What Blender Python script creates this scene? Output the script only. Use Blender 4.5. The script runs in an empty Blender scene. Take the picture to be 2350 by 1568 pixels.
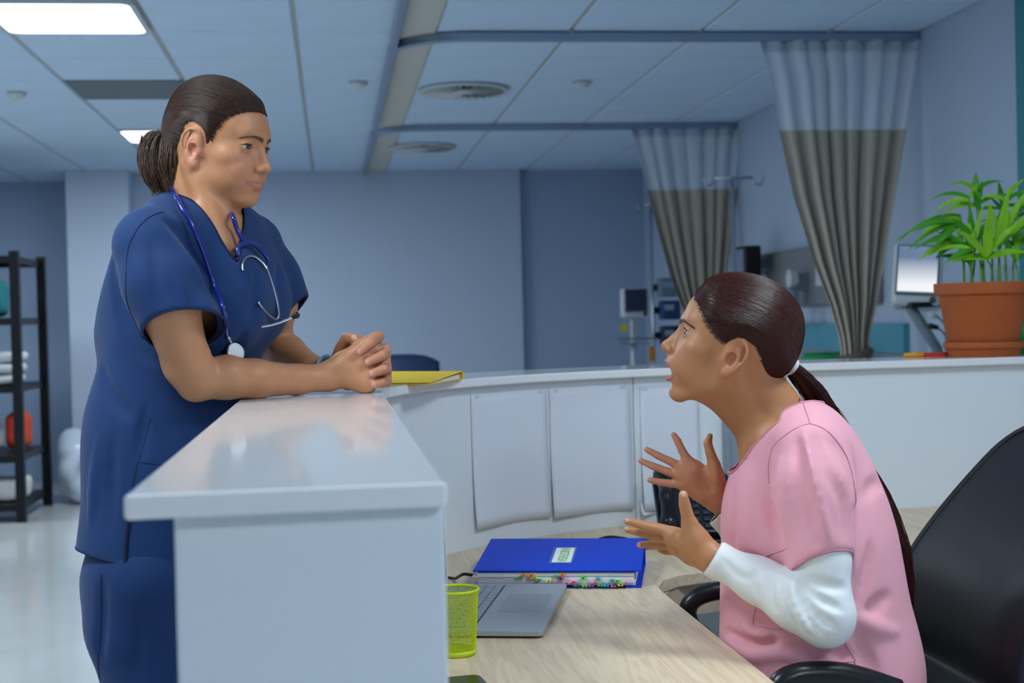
import bpy, bmesh, math, random
import numpy as np
from mathutils import Matrix, Vector
random.seed(7); rng = np.random.default_rng(7)
scene = bpy.context.scene
COL = scene.collection
# ---------------------------------------------------------------- camera
FPX = 3264.0                                   # focal length in pixels of the 2350 x 1568 frame (50 mm)
CAM = np.array([0.0, 0.0, 1.267])
YAW, PITCH, ROLL = math.radians(7.2), math.radians(-0.93), 0.024
CF = np.array([math.sin(YAW)*math.cos(PITCH), math.cos(YAW)*math.cos(PITCH), math.sin(PITCH)])
R0 = np.array([math.cos(YAW), -math.sin(YAW), 0.0]); U0 = np.cross(R0, CF)
CR = R0*math.cos(ROLL) - U0*math.sin(ROLL); CU = U0*math.cos(ROLL) + R0*math.sin(ROLL)
def ray(px, py): return CF + CR*(px-1175)/FPX - CU*(py-784)/FPX
def P(px, py, d): return CAM + ray(px, py)*d
def Pz(px, py, z): r = ray(px, py); return CAM + r*((z-CAM[2])/r[2])
def PY(px, py, y): r = ray(px, py); return CAM + r*(y/r[1])
def PX(px, py, x): r = ray(px, py); return CAM + r*(x/r[0])
cd = bpy.data.cameras.new('camera'); cam = bpy.data.objects.new('camera', cd); COL.objects.link(cam)
cam.matrix_world = Matrix([[CR[0], CU[0], -CF[0], CAM[0]], [CR[1], CU[1], -CF[1], CAM[1]],
                           [CR[2], CU[2], -CF[2], CAM[2]], [0, 0, 0, 1]])
cd.sensor_width = 36.0; cd.lens = 36.0*FPX/2350.0; cd.clip_start = 0.05; cd.clip_end = 100
cd.dof.use_dof = True; cd.dof.focus_distance = 2.68; cd.dof.aperture_fstop = 5.0
scene.camera = cam
# ---------------------------------------------------------------- world, exposure
w = bpy.data.worlds.new('world'); scene.world = w; w.use_nodes = True
w.node_tree.nodes['Background'].inputs[0].default_value = (0.55, 0.72, 1.0, 1)
w.node_tree.nodes['Background'].inputs[1].default_value = 0.05
scene.view_settings.view_transform = 'Standard'; scene.view_settings.look = 'None'
scene.view_settings.exposure = 0.0; scene.view_settings.gamma = 1.0
scene.view_settings.use_curve_mapping = False
LIGHT_POWER = 33.0                             # watts of each ceiling panel
LIGHT_COLOR = (0.80, 0.92, 1.0)
cy = scene.cycles
cy.max_bounces = 5; cy.diffuse_bounces = 4; cy.glossy_bounces = 3; cy.transmission_bounces = 4; cy.transparent_max_bounces = 6
cy.caustics_reflective = False; cy.caustics_refractive = False
cy.use_adaptive_sampling = True; cy.adaptive_threshold = 0.07; cy.adaptive_min_samples = 12
# ---------------------------------------------------------------- materials
def lin(c):
    return tuple((v/255.0)/12.92 if v/255.0 <= 0.04045 else ((v/255.0+0.055)/1.055)**2.4 for v in c)
MATS = {}
def mat(name, rgb=(200, 200, 200), rough=0.5, metal=0.0, bump=0.0, bscale=60.0, var=0.0, vscale=8.0, stretch=(1, 1, 1),
        emit=None, strength=0.0, alpha=1.0, trans=0.0, ior=1.45, coat=0.0, sub=0.0, spec=0.5, sheen=0.0, attr=None, aniso=0.0):
    if name in MATS: return MATS[name]
    m = bpy.data.materials.new(name); m.use_nodes = True; nt = m.node_tree; b = nt.nodes['Principled BSDF']
    c = lin(rgb)
    b.inputs['Base Color'].default_value = (*c, 1); b.inputs['Roughness'].default_value = rough
    b.inputs['Metallic'].default_value = metal; b.inputs['IOR'].default_value = ior
    b.inputs['Specular IOR Level'].default_value = spec; b.inputs['Coat Weight'].default_value = coat
    b.inputs['Transmission Weight'].default_value = trans; b.inputs['Alpha'].default_value = alpha
    b.inputs['Sheen Weight'].default_value = sheen; b.inputs['Anisotropic'].default_value = aniso
    if sub:
        b.inputs['Subsurface Weight'].default_value = sub; b.inputs['Subsurface Radius'].default_value = (1.0, 0.35, 0.18)
        b.inputs['Subsurface Scale'].default_value = 0.006
    if emit is not None:
        b.inputs['Emission Color'].default_value = (*emit, 1); b.inputs['Emission Strength'].default_value = strength
    src = None
    if attr:
        a = nt.nodes.new('ShaderNodeAttribute'); a.attribute_name = attr; src = a.outputs['Color']
    if var or bump:
        tc = nt.nodes.new('ShaderNodeTexCoord'); mp = nt.nodes.new('ShaderNodeMapping')
        mp.inputs['Scale'].default_value = stretch; nt.links.new(tc.outputs['Object'], mp.inputs['Vector'])
    if var:
        n = nt.nodes.new('ShaderNodeTexNoise'); n.inputs['Scale'].default_value = vscale; n.inputs['Detail'].default_value = 4
        nt.links.new(mp.outputs['Vector'], n.inputs['Vector'])
        mr = nt.nodes.new('ShaderNodeMapRange'); mr.inputs['From Min'].default_value = 0.25; mr.inputs['From Max'].default_value = 0.75
        mr.inputs['To Min'].default_value = 1-var; mr.inputs['To Max'].default_value = 1+var
        nt.links.new(n.outputs['Fac'], mr.inputs['Value'])
        mx = nt.nodes.new('ShaderNodeVectorMath'); mx.operation = 'SCALE'
        if src is not None: nt.links.new(src, mx.inputs[0])
        else: mx.inputs[0].default_value = c
        nt.links.new(mr.outputs['Result'], mx.inputs['Scale']); src = mx.outputs['Vector']
    if src is not None: nt.links.new(src, b.inputs['Base Color'])
    if bump:
        n2 = nt.nodes.new('ShaderNodeTexNoise'); n2.inputs['Scale'].default_value = bscale; n2.inputs['Detail'].default_value = 3
        nt.links.new(mp.outputs['Vector'], n2.inputs['Vector'])
        bp = nt.nodes.new('ShaderNodeBump'); bp.inputs['Strength'].default_value = bump; bp.inputs['Distance'].default_value = 0.002
        nt.links.new(n2.outputs['Fac'], bp.inputs['Height']); nt.links.new(bp.outputs['Normal'], b.inputs['Normal'])
    MATS[name] = m
    return m
# ---------------------------------------------------------------- objects
WM = {}                                        # world matrices of the objects made here
def tag(o, label=None, cat=None, group=None, kind=None):
    if label: o['label'] = label
    if cat: o['category'] = cat
    if group: o['group'] = group
    if kind: o['kind'] = kind
    return o
def thing(name, label, cat, loc=(0, 0, 0), rotz=0.0, group=None):
    o = bpy.data.objects.new(name, None); COL.objects.link(o); o.empty_display_size = 0.05
    o.location = loc; o.rotation_euler = (0, 0, rotz)
    WM[o] = Matrix.Translation(Vector(loc)) @ Matrix.Rotation(rotz, 4, 'Z')
    return tag(o, label, cat, group)
def mesh_of(name, V, Fc, smooth=False):
    me = bpy.data.meshes.new(name); me.from_pydata([tuple(map(float, v)) for v in V], [], [tuple(int(i) for i in f) for f in Fc])
    if smooth: me.shade_smooth()
    me.update(); return me
def obj(name, geo, m, parent=None, world=True, smooth=False, origin=None, bevel=0.0, solid=0.0, sub=0):
    """geo = (verts, faces) in world coordinates (world=True) or in the parent's own frame"""
    V = np.asarray(geo[0], float)
    if parent is not None:
        M = WM[parent]
        if world:
            Mi = np.array(M.inverted()); V = V @ Mi[:3, :3].T + Mi[:3, 3]
        W = M
    else:
        if origin is None:
            lo, hi = V.min(0), V.max(0); origin = ((lo[0]+hi[0])/2, (lo[1]+hi[1])/2, lo[2])
        V = V - np.asarray(origin); W = Matrix.Translation(Vector(origin))
    o = bpy.data.objects.new(name, mesh_of(name, V, geo[1], smooth)); COL.objects.link(o)
    if parent is not None: o.parent = parent
    else: o.location = origin
    WM[o] = W
    if m is not None: o.data.materials.append(m)
    if solid:
        md = o.modifiers.new('solid', 'SOLIDIFY'); md.thickness = solid; md.offset = 0
    if bevel:
        md = o.modifiers.new('bevel', 'BEVEL'); md.width = bevel; md.segments = 2; md.limit_method = 'ANGLE'; md.angle_limit = 0.6
    if sub:
        md = o.modifiers.new('sub', 'SUBSURF'); md.levels = sub; md.render_levels = sub
    return o
def struct(name, geo, m, **k):
    return tag(obj(name, geo, m, **k), kind='structure')
def copy_part(o, parent, loc=None, rot=None):
    c = o.copy(); COL.objects.link(c); c.parent = parent
    if loc is not None: c.location = loc
    if rot is not None: c.rotation_euler = rot
    WM[c] = WM[parent] if parent is not None else Matrix.Identity(4)
    return c
# ---------------------------------------------------------------- geometry
def join(gs):
    V, Fc = [], []
    for v, f in gs:
        n = len(V); V.extend([tuple(p) for p in v]); Fc.extend([tuple(i+n for i in q) for q in f])
    return V, Fc
def box(x0, x1, y0, y1, z0, z1):
    V = [(x0, y0, z0), (x1, y0, z0), (x1, y1, z0), (x0, y1, z0), (x0, y0, z1), (x1, y0, z1), (x1, y1, z1), (x0, y1, z1)]
    return V, [(3, 2, 1, 0), (4, 5, 6, 7), (0, 1, 5, 4), (1, 2, 6, 5), (2, 3, 7, 6), (3, 0, 4, 7)]
def cbox(c, s): return box(c[0]-s[0]/2, c[0]+s[0]/2, c[1]-s[1]/2, c[1]+s[1]/2, c[2]-s[2]/2, c[2]+s[2]/2)
def xf(geo, M):
    M = np.array(M); return (np.asarray(geo[0], float) @ M[:3, :3].T + M[:3, 3], geo[1])
def frame(o, x, y, z):
    return np.array([[x[0], y[0], z[0], o[0]], [x[1], y[1], z[1], o[1]], [x[2], y[2], z[2], o[2]], [0, 0, 0, 1.0]])
def rotz(a, o=(0, 0, 0)): c, s = math.cos(a), math.sin(a); return np.array([[c, -s, 0, o[0]], [s, c, 0, o[1]], [0, 0, 1, o[2]], [0, 0, 0, 1.0]])
def prism(poly, z0, z1):
    n = len(poly); V = [(p[0], p[1], z0) for p in poly] + [(p[0], p[1], z1) for p in poly]
    return V, [tuple(range(n-1, -1, -1)), tuple(range(n, 2*n))] + [(i, (i+1) % n, n+(i+1) % n, n+i) for i in range(n)]
def strip(L, Rr, z0, z1):
    """slab between two polylines of equal length"""
    n = len(L); V = [(p[0], p[1], z) for z in (z0, z1) for q in (L, Rr) for p in q]
    a, b, c, d = 0, n, 2*n, 3*n; Fc = []
    for i in range(n-1):
        Fc += [(a+i, a+i+1, b+i+1, b+i), (c+i+1, c+i, d+i, d+i+1), (a+i+1, a+i, c+i, c+i+1), (b+i, b+i+1, d+i+1, d+i)]
    Fc += [(a, b, d, c), (b+n-1, a+n-1, c+n-1, d+n-1)]
    return V, Fc
def norm(v): v = np.asarray(v, float); return v/(np.linalg.norm(v)+1e-12)
def catmull(pts, n=8, closed=False):
    p = np.asarray(pts, float); N = len(p); out = []
    rngi = range(N) if closed else range(N-1)
    for i in rngi:
        if closed: a, b, c, d = p[(i-1) % N], p[i], p[(i+1) % N], p[(i+2) % N]
        else: a, b, c, d = p[max(i-1, 0)], p[i], p[i+1], p[min(i+2, N-1)]
        for t in np.linspace(0, 1, n, endpoint=False):
            out.append(0.5*((2*b)+(-a+c)*t+(2*a-5*b+4*c-d)*t*t+(-a+3*b-3*c+d)*t**3))
    if not closed: out.append(p[-1])
    return np.array(out)
def tube(path, r, n=8, closed=False, caps=True, flat=1.0):
    p = np.asarray(path, float); N = len(p); r = np.broadcast_to(np.asarray(r, float), (N,))
    tg = np.zeros_like(p)
    if closed: tg = np.roll(p, -1, 0)-np.roll(p, 1, 0)
    else: tg[1:-1] = p[2:]-p[:-2]; tg[0] = p[1]-p[0]; tg[-1] = p[-1]-p[-2]
    tg /= np.linalg.norm(tg, axis=1)[:, None]+1e-12
    u = np.cross(tg[0], [0, 0, 1.0]); 
    if np.linalg.norm(u) < 1e-3: u = np.cross(tg[0], [1.0, 0, 0])
    V = []; Fc = []
    for i in range(N):
        u = u-tg[i]*np.dot(u, tg[i]); u = norm(u); v = np.cross(tg[i], u)
        for k in range(n):
            a = 2*math.pi*k/n; V.append(p[i]+r[i]*(math.cos(a)*u+flat*math.sin(a)*v))
    for i in range(N if closed else N-1):
        j = (i+1) % N
        for k in range(n): Fc.append((i*n+k, i*n+(k+1) % n, j*n+(k+1) % n, j*n+k))
    if caps and not closed:
        Fc.append(tuple(range(n-1, -1, -1))); Fc.append(tuple((N-1)*n+k for k in range(n)))
    return V, Fc
def lathe(prof, n=32, c=(0, 0, 0), closed=False):
    """profile [(r, z)] turned about z through c"""
    V, Fc = [], []; m = len(prof)
    for k in range(n):
        a = 2*math.pi*k/n
        for r, z in prof: V.append((c[0]+r*math.cos(a), c[1]+r*math.sin(a), c[2]+z))
    for k in range(n):
        j = (k+1) % n
        for i in range(m if closed else m-1):
            i2 = (i+1) % m
            Fc.append((k*m+i, j*m+i, j*m+i2, k*m+i2))
    return V, Fc
def disc_cap(r, z, n=32, c=(0, 0, 0), up=True):
    V = [(c[0]+r*math.cos(2*math.pi*k/n), c[1]+r*math.sin(2*math.pi*k/n), c[2]+z) for k in range(n)]
    return V, [tuple(range(n)) if up else tuple(range(n-1, -1, -1))]
def grid(f, nu, nv, closed_u=False):
    V = [f(i/(nu if closed_u else nu-1), j/(nv-1)) for j in range(nv) for i in range(nu)]
    Fc = []
    for j in range(nv-1):
        for i in range(nu if closed_u else nu-1):
            i2 = (i+1) % nu; Fc.append((j*nu+i, j*nu+i2, (j+1)*nu+i2, (j+1)*nu+i))
    return V, Fc
def rrect(w, h, r, n=5):
    out = []
    for cx, cy, a0 in ((w/2-r, h/2-r, 0), (-w/2+r, h/2-r, 90), (-w/2+r, -h/2+r, 180), (w/2-r, -h/2+r, 270)):
        for k in range(n+1):
            a = math.radians(a0+90*k/n); out.append((cx+r*math.cos(a), cy+r*math.sin(a)))
    return out
# ================================================================ setting
ZC = 2.517                                     # ceiling height
XR = 2.65                                      # right wall
M_tile = mat('ceiling_tile_white', (206, 226, 250), 0.85, bump=0.15, bscale=220, var=0.03, vscale=3)
M_grid = mat('ceiling_grid_beige', (178, 178, 174), 0.6)
M_wall = mat('wall_paint_blue', (186, 200, 220), 0.55, bump=0.05, bscale=150, var=0.02, vscale=1.5)
M_wall2 = mat('wall_paint_deeper_blue', (160, 178, 204), 0.55, bump=0.05, bscale=150, var=0.02, vscale=1.5)
M_pillar = mat('pillar_paint', (200, 212, 230), 0.5, bump=0.04, bscale=150)
M_floor = mat('vinyl_floor', (196, 198, 196), 0.12, var=0.05, vscale=5, bump=0.02, bscale=14)
M_plaster = mat('plaster_band', (206, 204, 196), 0.7)
M_white = mat('white_laminate', (226, 232, 236), 0.28, bump=0.015, bscale=30)
M_top = mat('white_gloss_top', (238, 238, 238), 0.10, coat=0.25, var=0.01, vscale=4)
M_alu = mat('aluminium_track', (150, 166, 186), 0.35, 0.7)
M_black = mat('black_steel', (16, 18, 24), 0.45, 0.3)
M_plastic_w = mat('white_plastic', (205, 210, 212), 0.4)
M_plastic_g = mat('grey_plastic', (120, 130, 140), 0.45)
M_plastic_b = mat('black_plastic', (14, 15, 18), 0.35)
M_steel = mat('brushed_steel', (190, 195, 200), 0.25, 1.0)
struct('floor', box(-6, XR, -4, 12.4, -0.1, 0), M_floor)
ceiling = struct('ceiling', box(-6, XR, -4, 12.4, ZC, ZC+0.1), M_grid)
struct('wall_right', box(XR, XR+0.1, -4, 12.4, 0, ZC), M_wall)
struct('wall_left', box(-6.1, -6, -4, 12.4, 0, ZC), M_wall)
struct('wall_front', box(-6, XR, -4.1, -4, 0, ZC), M_wall)
xp0, xp1 = PY(157, 600, 11.55)[0], PY(302, 600, 11.55)[0]
xs = PY(1197, 600, 11.75)[0]
struct('wall_back', box(-6, XR, 12.35, 12.45, 0, ZC), M_wall2)
struct('wall_rear', join([box(xp1-0.02, xs, 11.75, 12.35, 0, ZC)]), M_wall)
struct('wall_alcove', join([box(xs, XR, 11.85, 12.35, 0, ZC)]), M_wall2)
struct('wall_pillar', box(xp0, xp1, 11.5, 12.35, 0, ZC), M_pillar, bevel=0.01)
# ceiling tiles, each one a part of the ceiling
GX = [-0.12+0.592*k for k in range(-7, 2)]     # left of the plaster band
GXR = [0.472, 1.064, 1.645, 2.232, XR]
GY = [4.34+0.6*k for k in range(0, 14)]
lights = {}                                    # grid cells taken by fittings
LIGHT_CELLS = [(-1.304, 5.54), (-1.304, 9.14)]
GRILLE_CELL = (-1.304, 7.34)
def tile_geo(wx, wy):
    g, g2, t, b = 0.009, 0.003, 0.008, 0.005
    x0, x1, y0, y1 = -wx/2+g, wx/2-g, -wy/2+g2, wy/2-g2
    V = [(x0, y0, 0), (x1, y0, 0), (x1, y1, 0), (x0, y1, 0),
         (x0+b, y0+b, -t), (x1-b, y0+b, -t), (x1-b, y1-b, -t), (x0+b, y1-b, -t)]
    return V, [(4, 7, 6, 5), (0, 4, 5, 1), (1, 5, 6, 2), (2, 6, 7, 3), (3, 7, 4, 0)]
tile_cache = {}
def put_tile(x0, x1, y0, y1):
    key = (round(x1-x0, 3), round(y1-y0, 3)); c = ((x0+x1)/2-WM[ceiling].translation.x, (y0+y1)/2-WM[ceiling].translation.y, 0)
    if key not in tile_cache:
        o = obj('ceiling_tile', tile_geo(*key), M_tile, ceiling, world=False); o.location = c; tile_cache[key] = o
    else: copy_part(tile_cache[key], ceiling, c)
for gx in (GX+[0.472], GXR):
    xsn = sorted(set(gx)) if gx is GXR else sorted(GX)
    for i in range(len(xsn)-1):
        for y in GY:
            x0, x1 = xsn[i], xsn[i+1]
            if any(abs(x0-a) < 0.05 and abs(y-b) < 0.05 for a, b in LIGHT_CELLS+[GRILLE_CELL]): continue
            put_tile(x0, x1, y, y+0.6)
struct('trim_1', box(0.31, 0.472, -3.9, 12.3, ZC-0.012, ZC), M_plaster)
struct('trim_2', box(XR-0.035, XR, 4.1, 5.16, 0.0, ZC-0.012), mat('teal_door_paint', (60, 140, 150), 0.5))
# plain plaster part of the ceiling over the station, behind the photograph's view
struct('trim_3', box(-6, 0.31, -4, 4.33, ZC-0.012, ZC), M_tile)
struct('trim_4', box(0.472, XR, -4, 4.33, ZC-0.012, ZC), M_tile)

def ceiling_light(cx, cy, label, wx=0.57, wy=0.58, z=ZC, k=1.0):
    t = thing('ceiling_light', label, 'light', (cx, cy, z-0.022), 0, 'square ceiling light panels')
    o = rrect(wx+0.02, wy+0.02, 0.05); i = rrect(wx-0.02, wy-0.02, 0.045); n = len(o)
    V = [(p[0], p[1], z0) for z0 in (0, 0.022) for q in (o, i) for p in q]
    Fc = []
    for a in range(n):
        b = (a+1) % n
        Fc += [(a, n+a, n+b, b), (a, b, 2*n+b, 2*n+a), (n+b, n+a, 3*n+a, 3*n+b)]
    obj('frame', (V, Fc), M_plastic_w, t, world=False)
    e = mat('light_diffuser', (255, 255, 255), 0.5, emit=LIGHT_COLOR, strength=4.0)
    obj('diffuser', prism(i, 0.004, 0.016), e, t, world=False)
    l = bpy.data.lights.new('lamp', 'AREA'); l.shape = 'RECTANGLE'; l.size = wx-0.05; l.size_y = wy-0.05; l.energy = LIGHT_POWER*k; l.color = LIGHT_COLOR
    lo = bpy.data.objects.new('lamp', l); COL.objects.link(lo); lo.parent = t; lo.location = (0, 0, -0.002)
    return t
ceiling_light(-1.012, 5.84, 'large bright square ceiling light panel at the upper left corner')
ceiling_light(-1.012, 9.44, 'farther bright ceiling light panel behind the ponytail of the standing nurse')
for (x, y, s, kw_) in ((-1.012, 2.3, 'over the standing nurse', 0.9), (1.355, 1.9, 'over the desk', 0.72), (1.355, -0.9, 'behind the camera on the right', 1.25),
                  (-3.4, 2.3, 'over the left aisle', 1.0), (-3.4, 5.9, 'over the far left aisle', 1.0), (-3.4, 9.4, 'over the shelf aisle', 1.0)):
    ceiling_light(x, y, 'square ceiling light panel '+s+', outside the view', z=ZC-0.012 if y < 4.3 else ZC, k=kw_)
# return air grille
t = thing('ceiling_vent', 'grey egg-crate air grille in the ceiling behind the standing nurse', 'vent', (-1.008, 7.64, ZC-0.012))
g = [box(-0.28+0.56*k/26-0.002, -0.28+0.56*k/26+0.002, -0.285, 0.285, 0.0, 0.012) for k in range(27)]
g += [box(-0.28, 0.28, -0.285+0.57*k/26-0.002, -0.285+0.57*k/26+0.002, 0.0, 0.012) for k in range(27)]
obj('grid', join(g), mat('grille_grey', (156, 164, 172), 0.5), t, world=False)
obj('frame', join([box(-0.29, 0.29, -0.295, -0.28, 0, 0.012), box(-0.29, 0.29, 0.28, 0.295, 0, 0.012), box(-0.29, -0.28, -0.28, 0.28, 0, 0.012), box(0.28, 0.29, -0.28, 0.28, 0, 0.012)]), M_plastic_g, t, world=False)
obj('duct', box(-0.28, 0.28, -0.28, 0.28, 0.0115, 0.0119), mat('duct_dark', (112, 120, 128), 0.7), t, world=False)
# swirl diffusers
def swirl(cx, cy, label):
    t = thing('air_diffuser', label, 'vent', (cx, cy, ZC-0.034), 0, 'round swirl air diffusers')
    obj('rim', lathe([(0.235, 0.024), (0.245, 0.014), (0.24, 0.004), (0.225, 0.004), (0.215, 0.018)], 48), M_plastic_w, t, world=False, smooth=True)
    obj('core', join([disc_cap(0.225, 0.02, 48, up=False)]), mat('diffuser_shade', (10, 12, 16), 0.8), t, world=False)  # black disc: the darkness seen between the vanes, given as colour
    obj('hub', join([lathe([(0.0, 0.0), (0.05, 0.0), (0.06, 0.012)], 32)]), M_plastic_w, t, world=False, smooth=True)
    n = 28; a0 = 0; V = []; 
    for k in range(n):
        a = 2*math.pi*k/n; da = 0.22*2*math.pi/n
        q = []
        for (r, z0, z1) in ((0.058, 0.003, 0.014), (0.222, 0.0, 0.018)):
            q += [(r*math.cos(a), r*math.sin(a), z0), (r*math.cos(a+da*1.25), r*math.sin(a+da*1.25), z1)]
        o = obj('vane', ([q[0], q[1], q[3], q[2]], [(0, 1, 2, 3)]), M_plastic_w, t, world=False, solid=0.002)
    return t
swirl(0.735, 7.64, 'nearer round swirl air diffuser in the ceiling of the curtained bay')
swirl(0.67, 10.15, 'farther round swirl air diffuser near the back wall')
def detector(px, py, label, cat):
    p = Pz(px, py, ZC-0.03); r = 0.05
    t = thing('smoke_detector', label, cat, (p[0], p[1], ZC-0.045))
    obj('base', lathe([(0.0, 0.035), (r, 0.035), (r, 0.02), (r*0.8, 0.014)], 24), M_plastic_w, t, world=False, smooth=True)
    obj('dome', lathe([(r*0.8, 0.014), (r*0.6, 0.004), (r*0.3, 0.0), (0, 0)], 24), M_plastic_w, t, world=False, smooth=True)
detector(822, 198, 'small round white smoke detector on the ceiling left of the curtain track', 'detector')
detector(38, 222, 'small round white smoke detector at the far left of the ceiling', 'detector')
detector(1335, 197, 'tiny round white detector on the ceiling between the two curtain tracks', 'detector')
# ---------------------------------------------------------------- curtain tracks
def track(path, name_label):
    p = np.array([(x, y, ZC-0.014-0.019) for x, y in path]); n = len(p)
    tg = np.gradient(p, axis=0); tg /= np.linalg.norm(tg, axis=1)[:, None]
    nm = np.stack([-tg[:, 1], tg[:, 0], 0*tg[:, 0]], 1)
    V = []; w_, h_ = 0.017, 0.019
    for i in range(n):
        for a, b in ((-1, -1), (1, -1), (1, 1), (-1, 1)): V.append(p[i]+nm[i]*a*w_+np.array([0, 0, b*h_]))
    Fc = [(i*4+k, i*4+(k+1) % 4, i*4+4+(k+1) % 4, i*4+4+k) for i in range(n-1) for k in range(4)]+[(3, 2, 1, 0), tuple((n-1)*4+k for k in range(4))]
    o = obj('curtain_track', (V, Fc), M_alu, smooth=False, bevel=0.004)
    return tag(o, name_label, 'curtain track', 'ceiling curtain tracks')
def bay_path(y0, y1, x=0.30, r=0.33, bend=True):
    c = [(XR-0.005, y0)] + [(1.6, y0)] + [(x+r+0.3, y0)]
    c += [(x+r-r*math.sin(a), y0+r-r*math.cos(a)) for a in np.linspace(0, math.pi/2, 14)]
    c += [(x, y0+r+0.3), (x, (y0+y1)/2), (x, y1)]
    return c
track(bay_path(6.12, 9.0), 'curtain track of the nearer bay with a rounded corner on the ceiling')
track(bay_path(9.02, 11.7), 'curtain track of the farther bay with a rounded corner on the ceiling')
track([(0.30, 2.9), (0.30, 4.0), (0.30, 5.2), (0.30, 6.3)], 'straight curtain track running toward the viewer from the rounded corner')
# ---------------------------------------------------------------- bay curtains
M_net = mat('white_curtain_net', (222, 228, 238), 0.8, alpha=0.86)
M_taupe = mat('taupe_curtain_cloth', (190, 179, 163), 0.85, bump=0.1, bscale=400)
def curtain(Yc, rows, ysplit, npl, label, seed):
    """rows: (py, left px, right px) read down the curtain; below the tie it flares again"""
    r_ = np.random.default_rng(seed)
    pts = []
    for py, l, rr in rows:
        a, b = PY(l, py, Yc), PY(rr, py, Yc); pts.append(((a[2]+b[2])/2, a[0], b[0]))
    zt, lt, rt = pts[-1]; mid = (lt+rt)/2
    pts += [(zt-0.18, mid-0.13, mid+0.12), (zt-0.45, mid-0.22, mid+0.2), (0.35, mid-0.25, mid+0.22)]
    pts = np.array(pts)[::-1]
    zs = PY(rows[0][1], ysplit, Yc)[2]; ztop = pts[-1][0]
    ph = r_.uniform(-0.5, 0.5, npl*4+8)
    w_top = pts[-1][2]-pts[-1][1]
    def at(u, z):
        L = np.interp(z, pts[:, 0], pts[:, 1]); Rr = np.interp(z, pts[:, 0], pts[:, 2]); wd = Rr-L
        uu = u+0.012*math.sin(9*u+seed)
        amp = 0.014+0.030*(1-min(1, wd/w_top))*(0.6+0.4*min(1, wd/0.2))
        k = uu*npl; i = int(k) % len(ph)
        y = amp*(math.sin(2*math.pi*k+ph[i]*0.0+0.7*math.sin(3*uu*math.pi+seed))+0.45*math.sin(2*math.pi*k*0.5+1.3+seed))
        x = L+wd*(uu+0.30/npl*math.cos(2*math.pi*k)*(1-u)*u*2)
        return (x, Yc+y, z)
    cx = (pts[-1][1]+pts[-1][2])/2
    t = thing('bay_curtain', label, 'curtain', (cx, Yc, 0.35))
    nu = npl*12+1
    z1 = np.linspace(zs, ztop, 14); z0 = np.linspace(0.35, zs, 60)
    obj('net_panel', grid(lambda u, v: at(u, zs+(ztop-zs)*v), nu, 14), M_net, t, smooth=True)
    obj('cloth_panel', grid(lambda u, v: at(u, 0.35+(zs-0.35)*v), nu, 60), M_taupe, t, smooth=True)
    # hem tape along the top and small hooks into the track
    obj('heading_tape', grid(lambda u, v: tuple(np.array(at(u, ztop-0.05+0.05*v))+np.array([0, -0.003, 0])), nu, 2), mat('curtain_tape', (190, 198, 210), 0.8), t, smooth=True)
    for k in range(npl+1):
        q = at(k/npl, ztop); obj('hook', tube([q, (q[0], Yc, ztop+0.02), (q[0], Yc, ZC-0.055)], 0.004, 6), M_plastic_w, t)
    zz = pts[3][0]; L, Rr = pts[3][1], pts[3][2]
    ring = [(mid+(Rr-L)*0.56*math.cos(a), Yc+0.075*math.sin(a), zz-0.01+0.02*math.cos(a)) for a in np.linspace(0, 2*math.pi, 28, endpoint=False)]
    obj('tie_band', tube(ring, 0.022, 8, closed=True), mat('taupe_tie', (96, 90, 82), 0.85), t, smooth=True)
    return t
curtain(6.12, [(93, 1742, 2112), (180, 1768, 2098), (300, 1787, 2078), (450, 1820, 2052), (600, 1866, 2026), (700, 1905, 2006), (770, 1926, 1990), (812, 1932, 1988)], 300, 8,
        'nearer taupe bay curtain with white net top, gathered in against the wall', 3)
curtain(9.02, [(295, 1450, 1714), (360, 1468, 1704), (437, 1486, 1694), (540, 1512, 1682), (640, 1540, 1668), (720, 1570, 1650), (760, 1585, 1640)], 437, 7,
        'farther taupe bay curtain with white net top behind the seated nurse', 5)
# ================================================================ reception counter
ZT, TT = 1.12, 0.022                           # countertop height and thickness
cx_, cy_ = 1.30, 2.97
A = np.linspace(math.pi, math.pi/2, 25)
inner = [(0.10, 1.28)] + [(0.10, y) for y in (2.0, 2.6)] + [(cx_+1.20*math.cos(a), cy_+0.92*math.sin(a)) for a in A] + [(2.0, 3.925), (2.62, 3.95)]
outer = [(-0.185, 1.275)] + [(-0.185, y) for y in (2.0, 2.6)] + [(cx_+1.485*math.cos(a), cy_+1.20*math.sin(a)) for a in A] + [(2.0, 4.19), (2.62, 4.21)]
counter = thing('reception_counter', 'white curved reception counter with a glossy top between the two nurses', 'counter', (0.5, 3.0, 0))
obj('countertop', strip(inner, outer, ZT-TT, ZT), M_top, counter, bevel=0.004)
def offset_poly(pl, d):
    p = np.array(pl, float); t_ = np.gradient(p, axis=0); t_ /= np.linalg.norm(t_, axis=1)[:, None]
    return [(a[0]-b[1]*d, a[1]+b[0]*d) for a, b in zip(p, t_)]
# left run: body under the top (flush inside, set back outside)
obj('end_panel', box(-0.145, 0.098, 1.30, 1.335, 0.0, ZT-TT-0.001), M_white, counter, bevel=0.003)
obj('inner_panel', box(0.075, 0.096, 1.337, 2.93, 0.0, ZT-TT-0.001), M_white, counter)
obj('outer_panel', box(-0.145, -0.125, 1.337, 2.96, 0.0, ZT-TT-0.001), M_white, counter)
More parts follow.
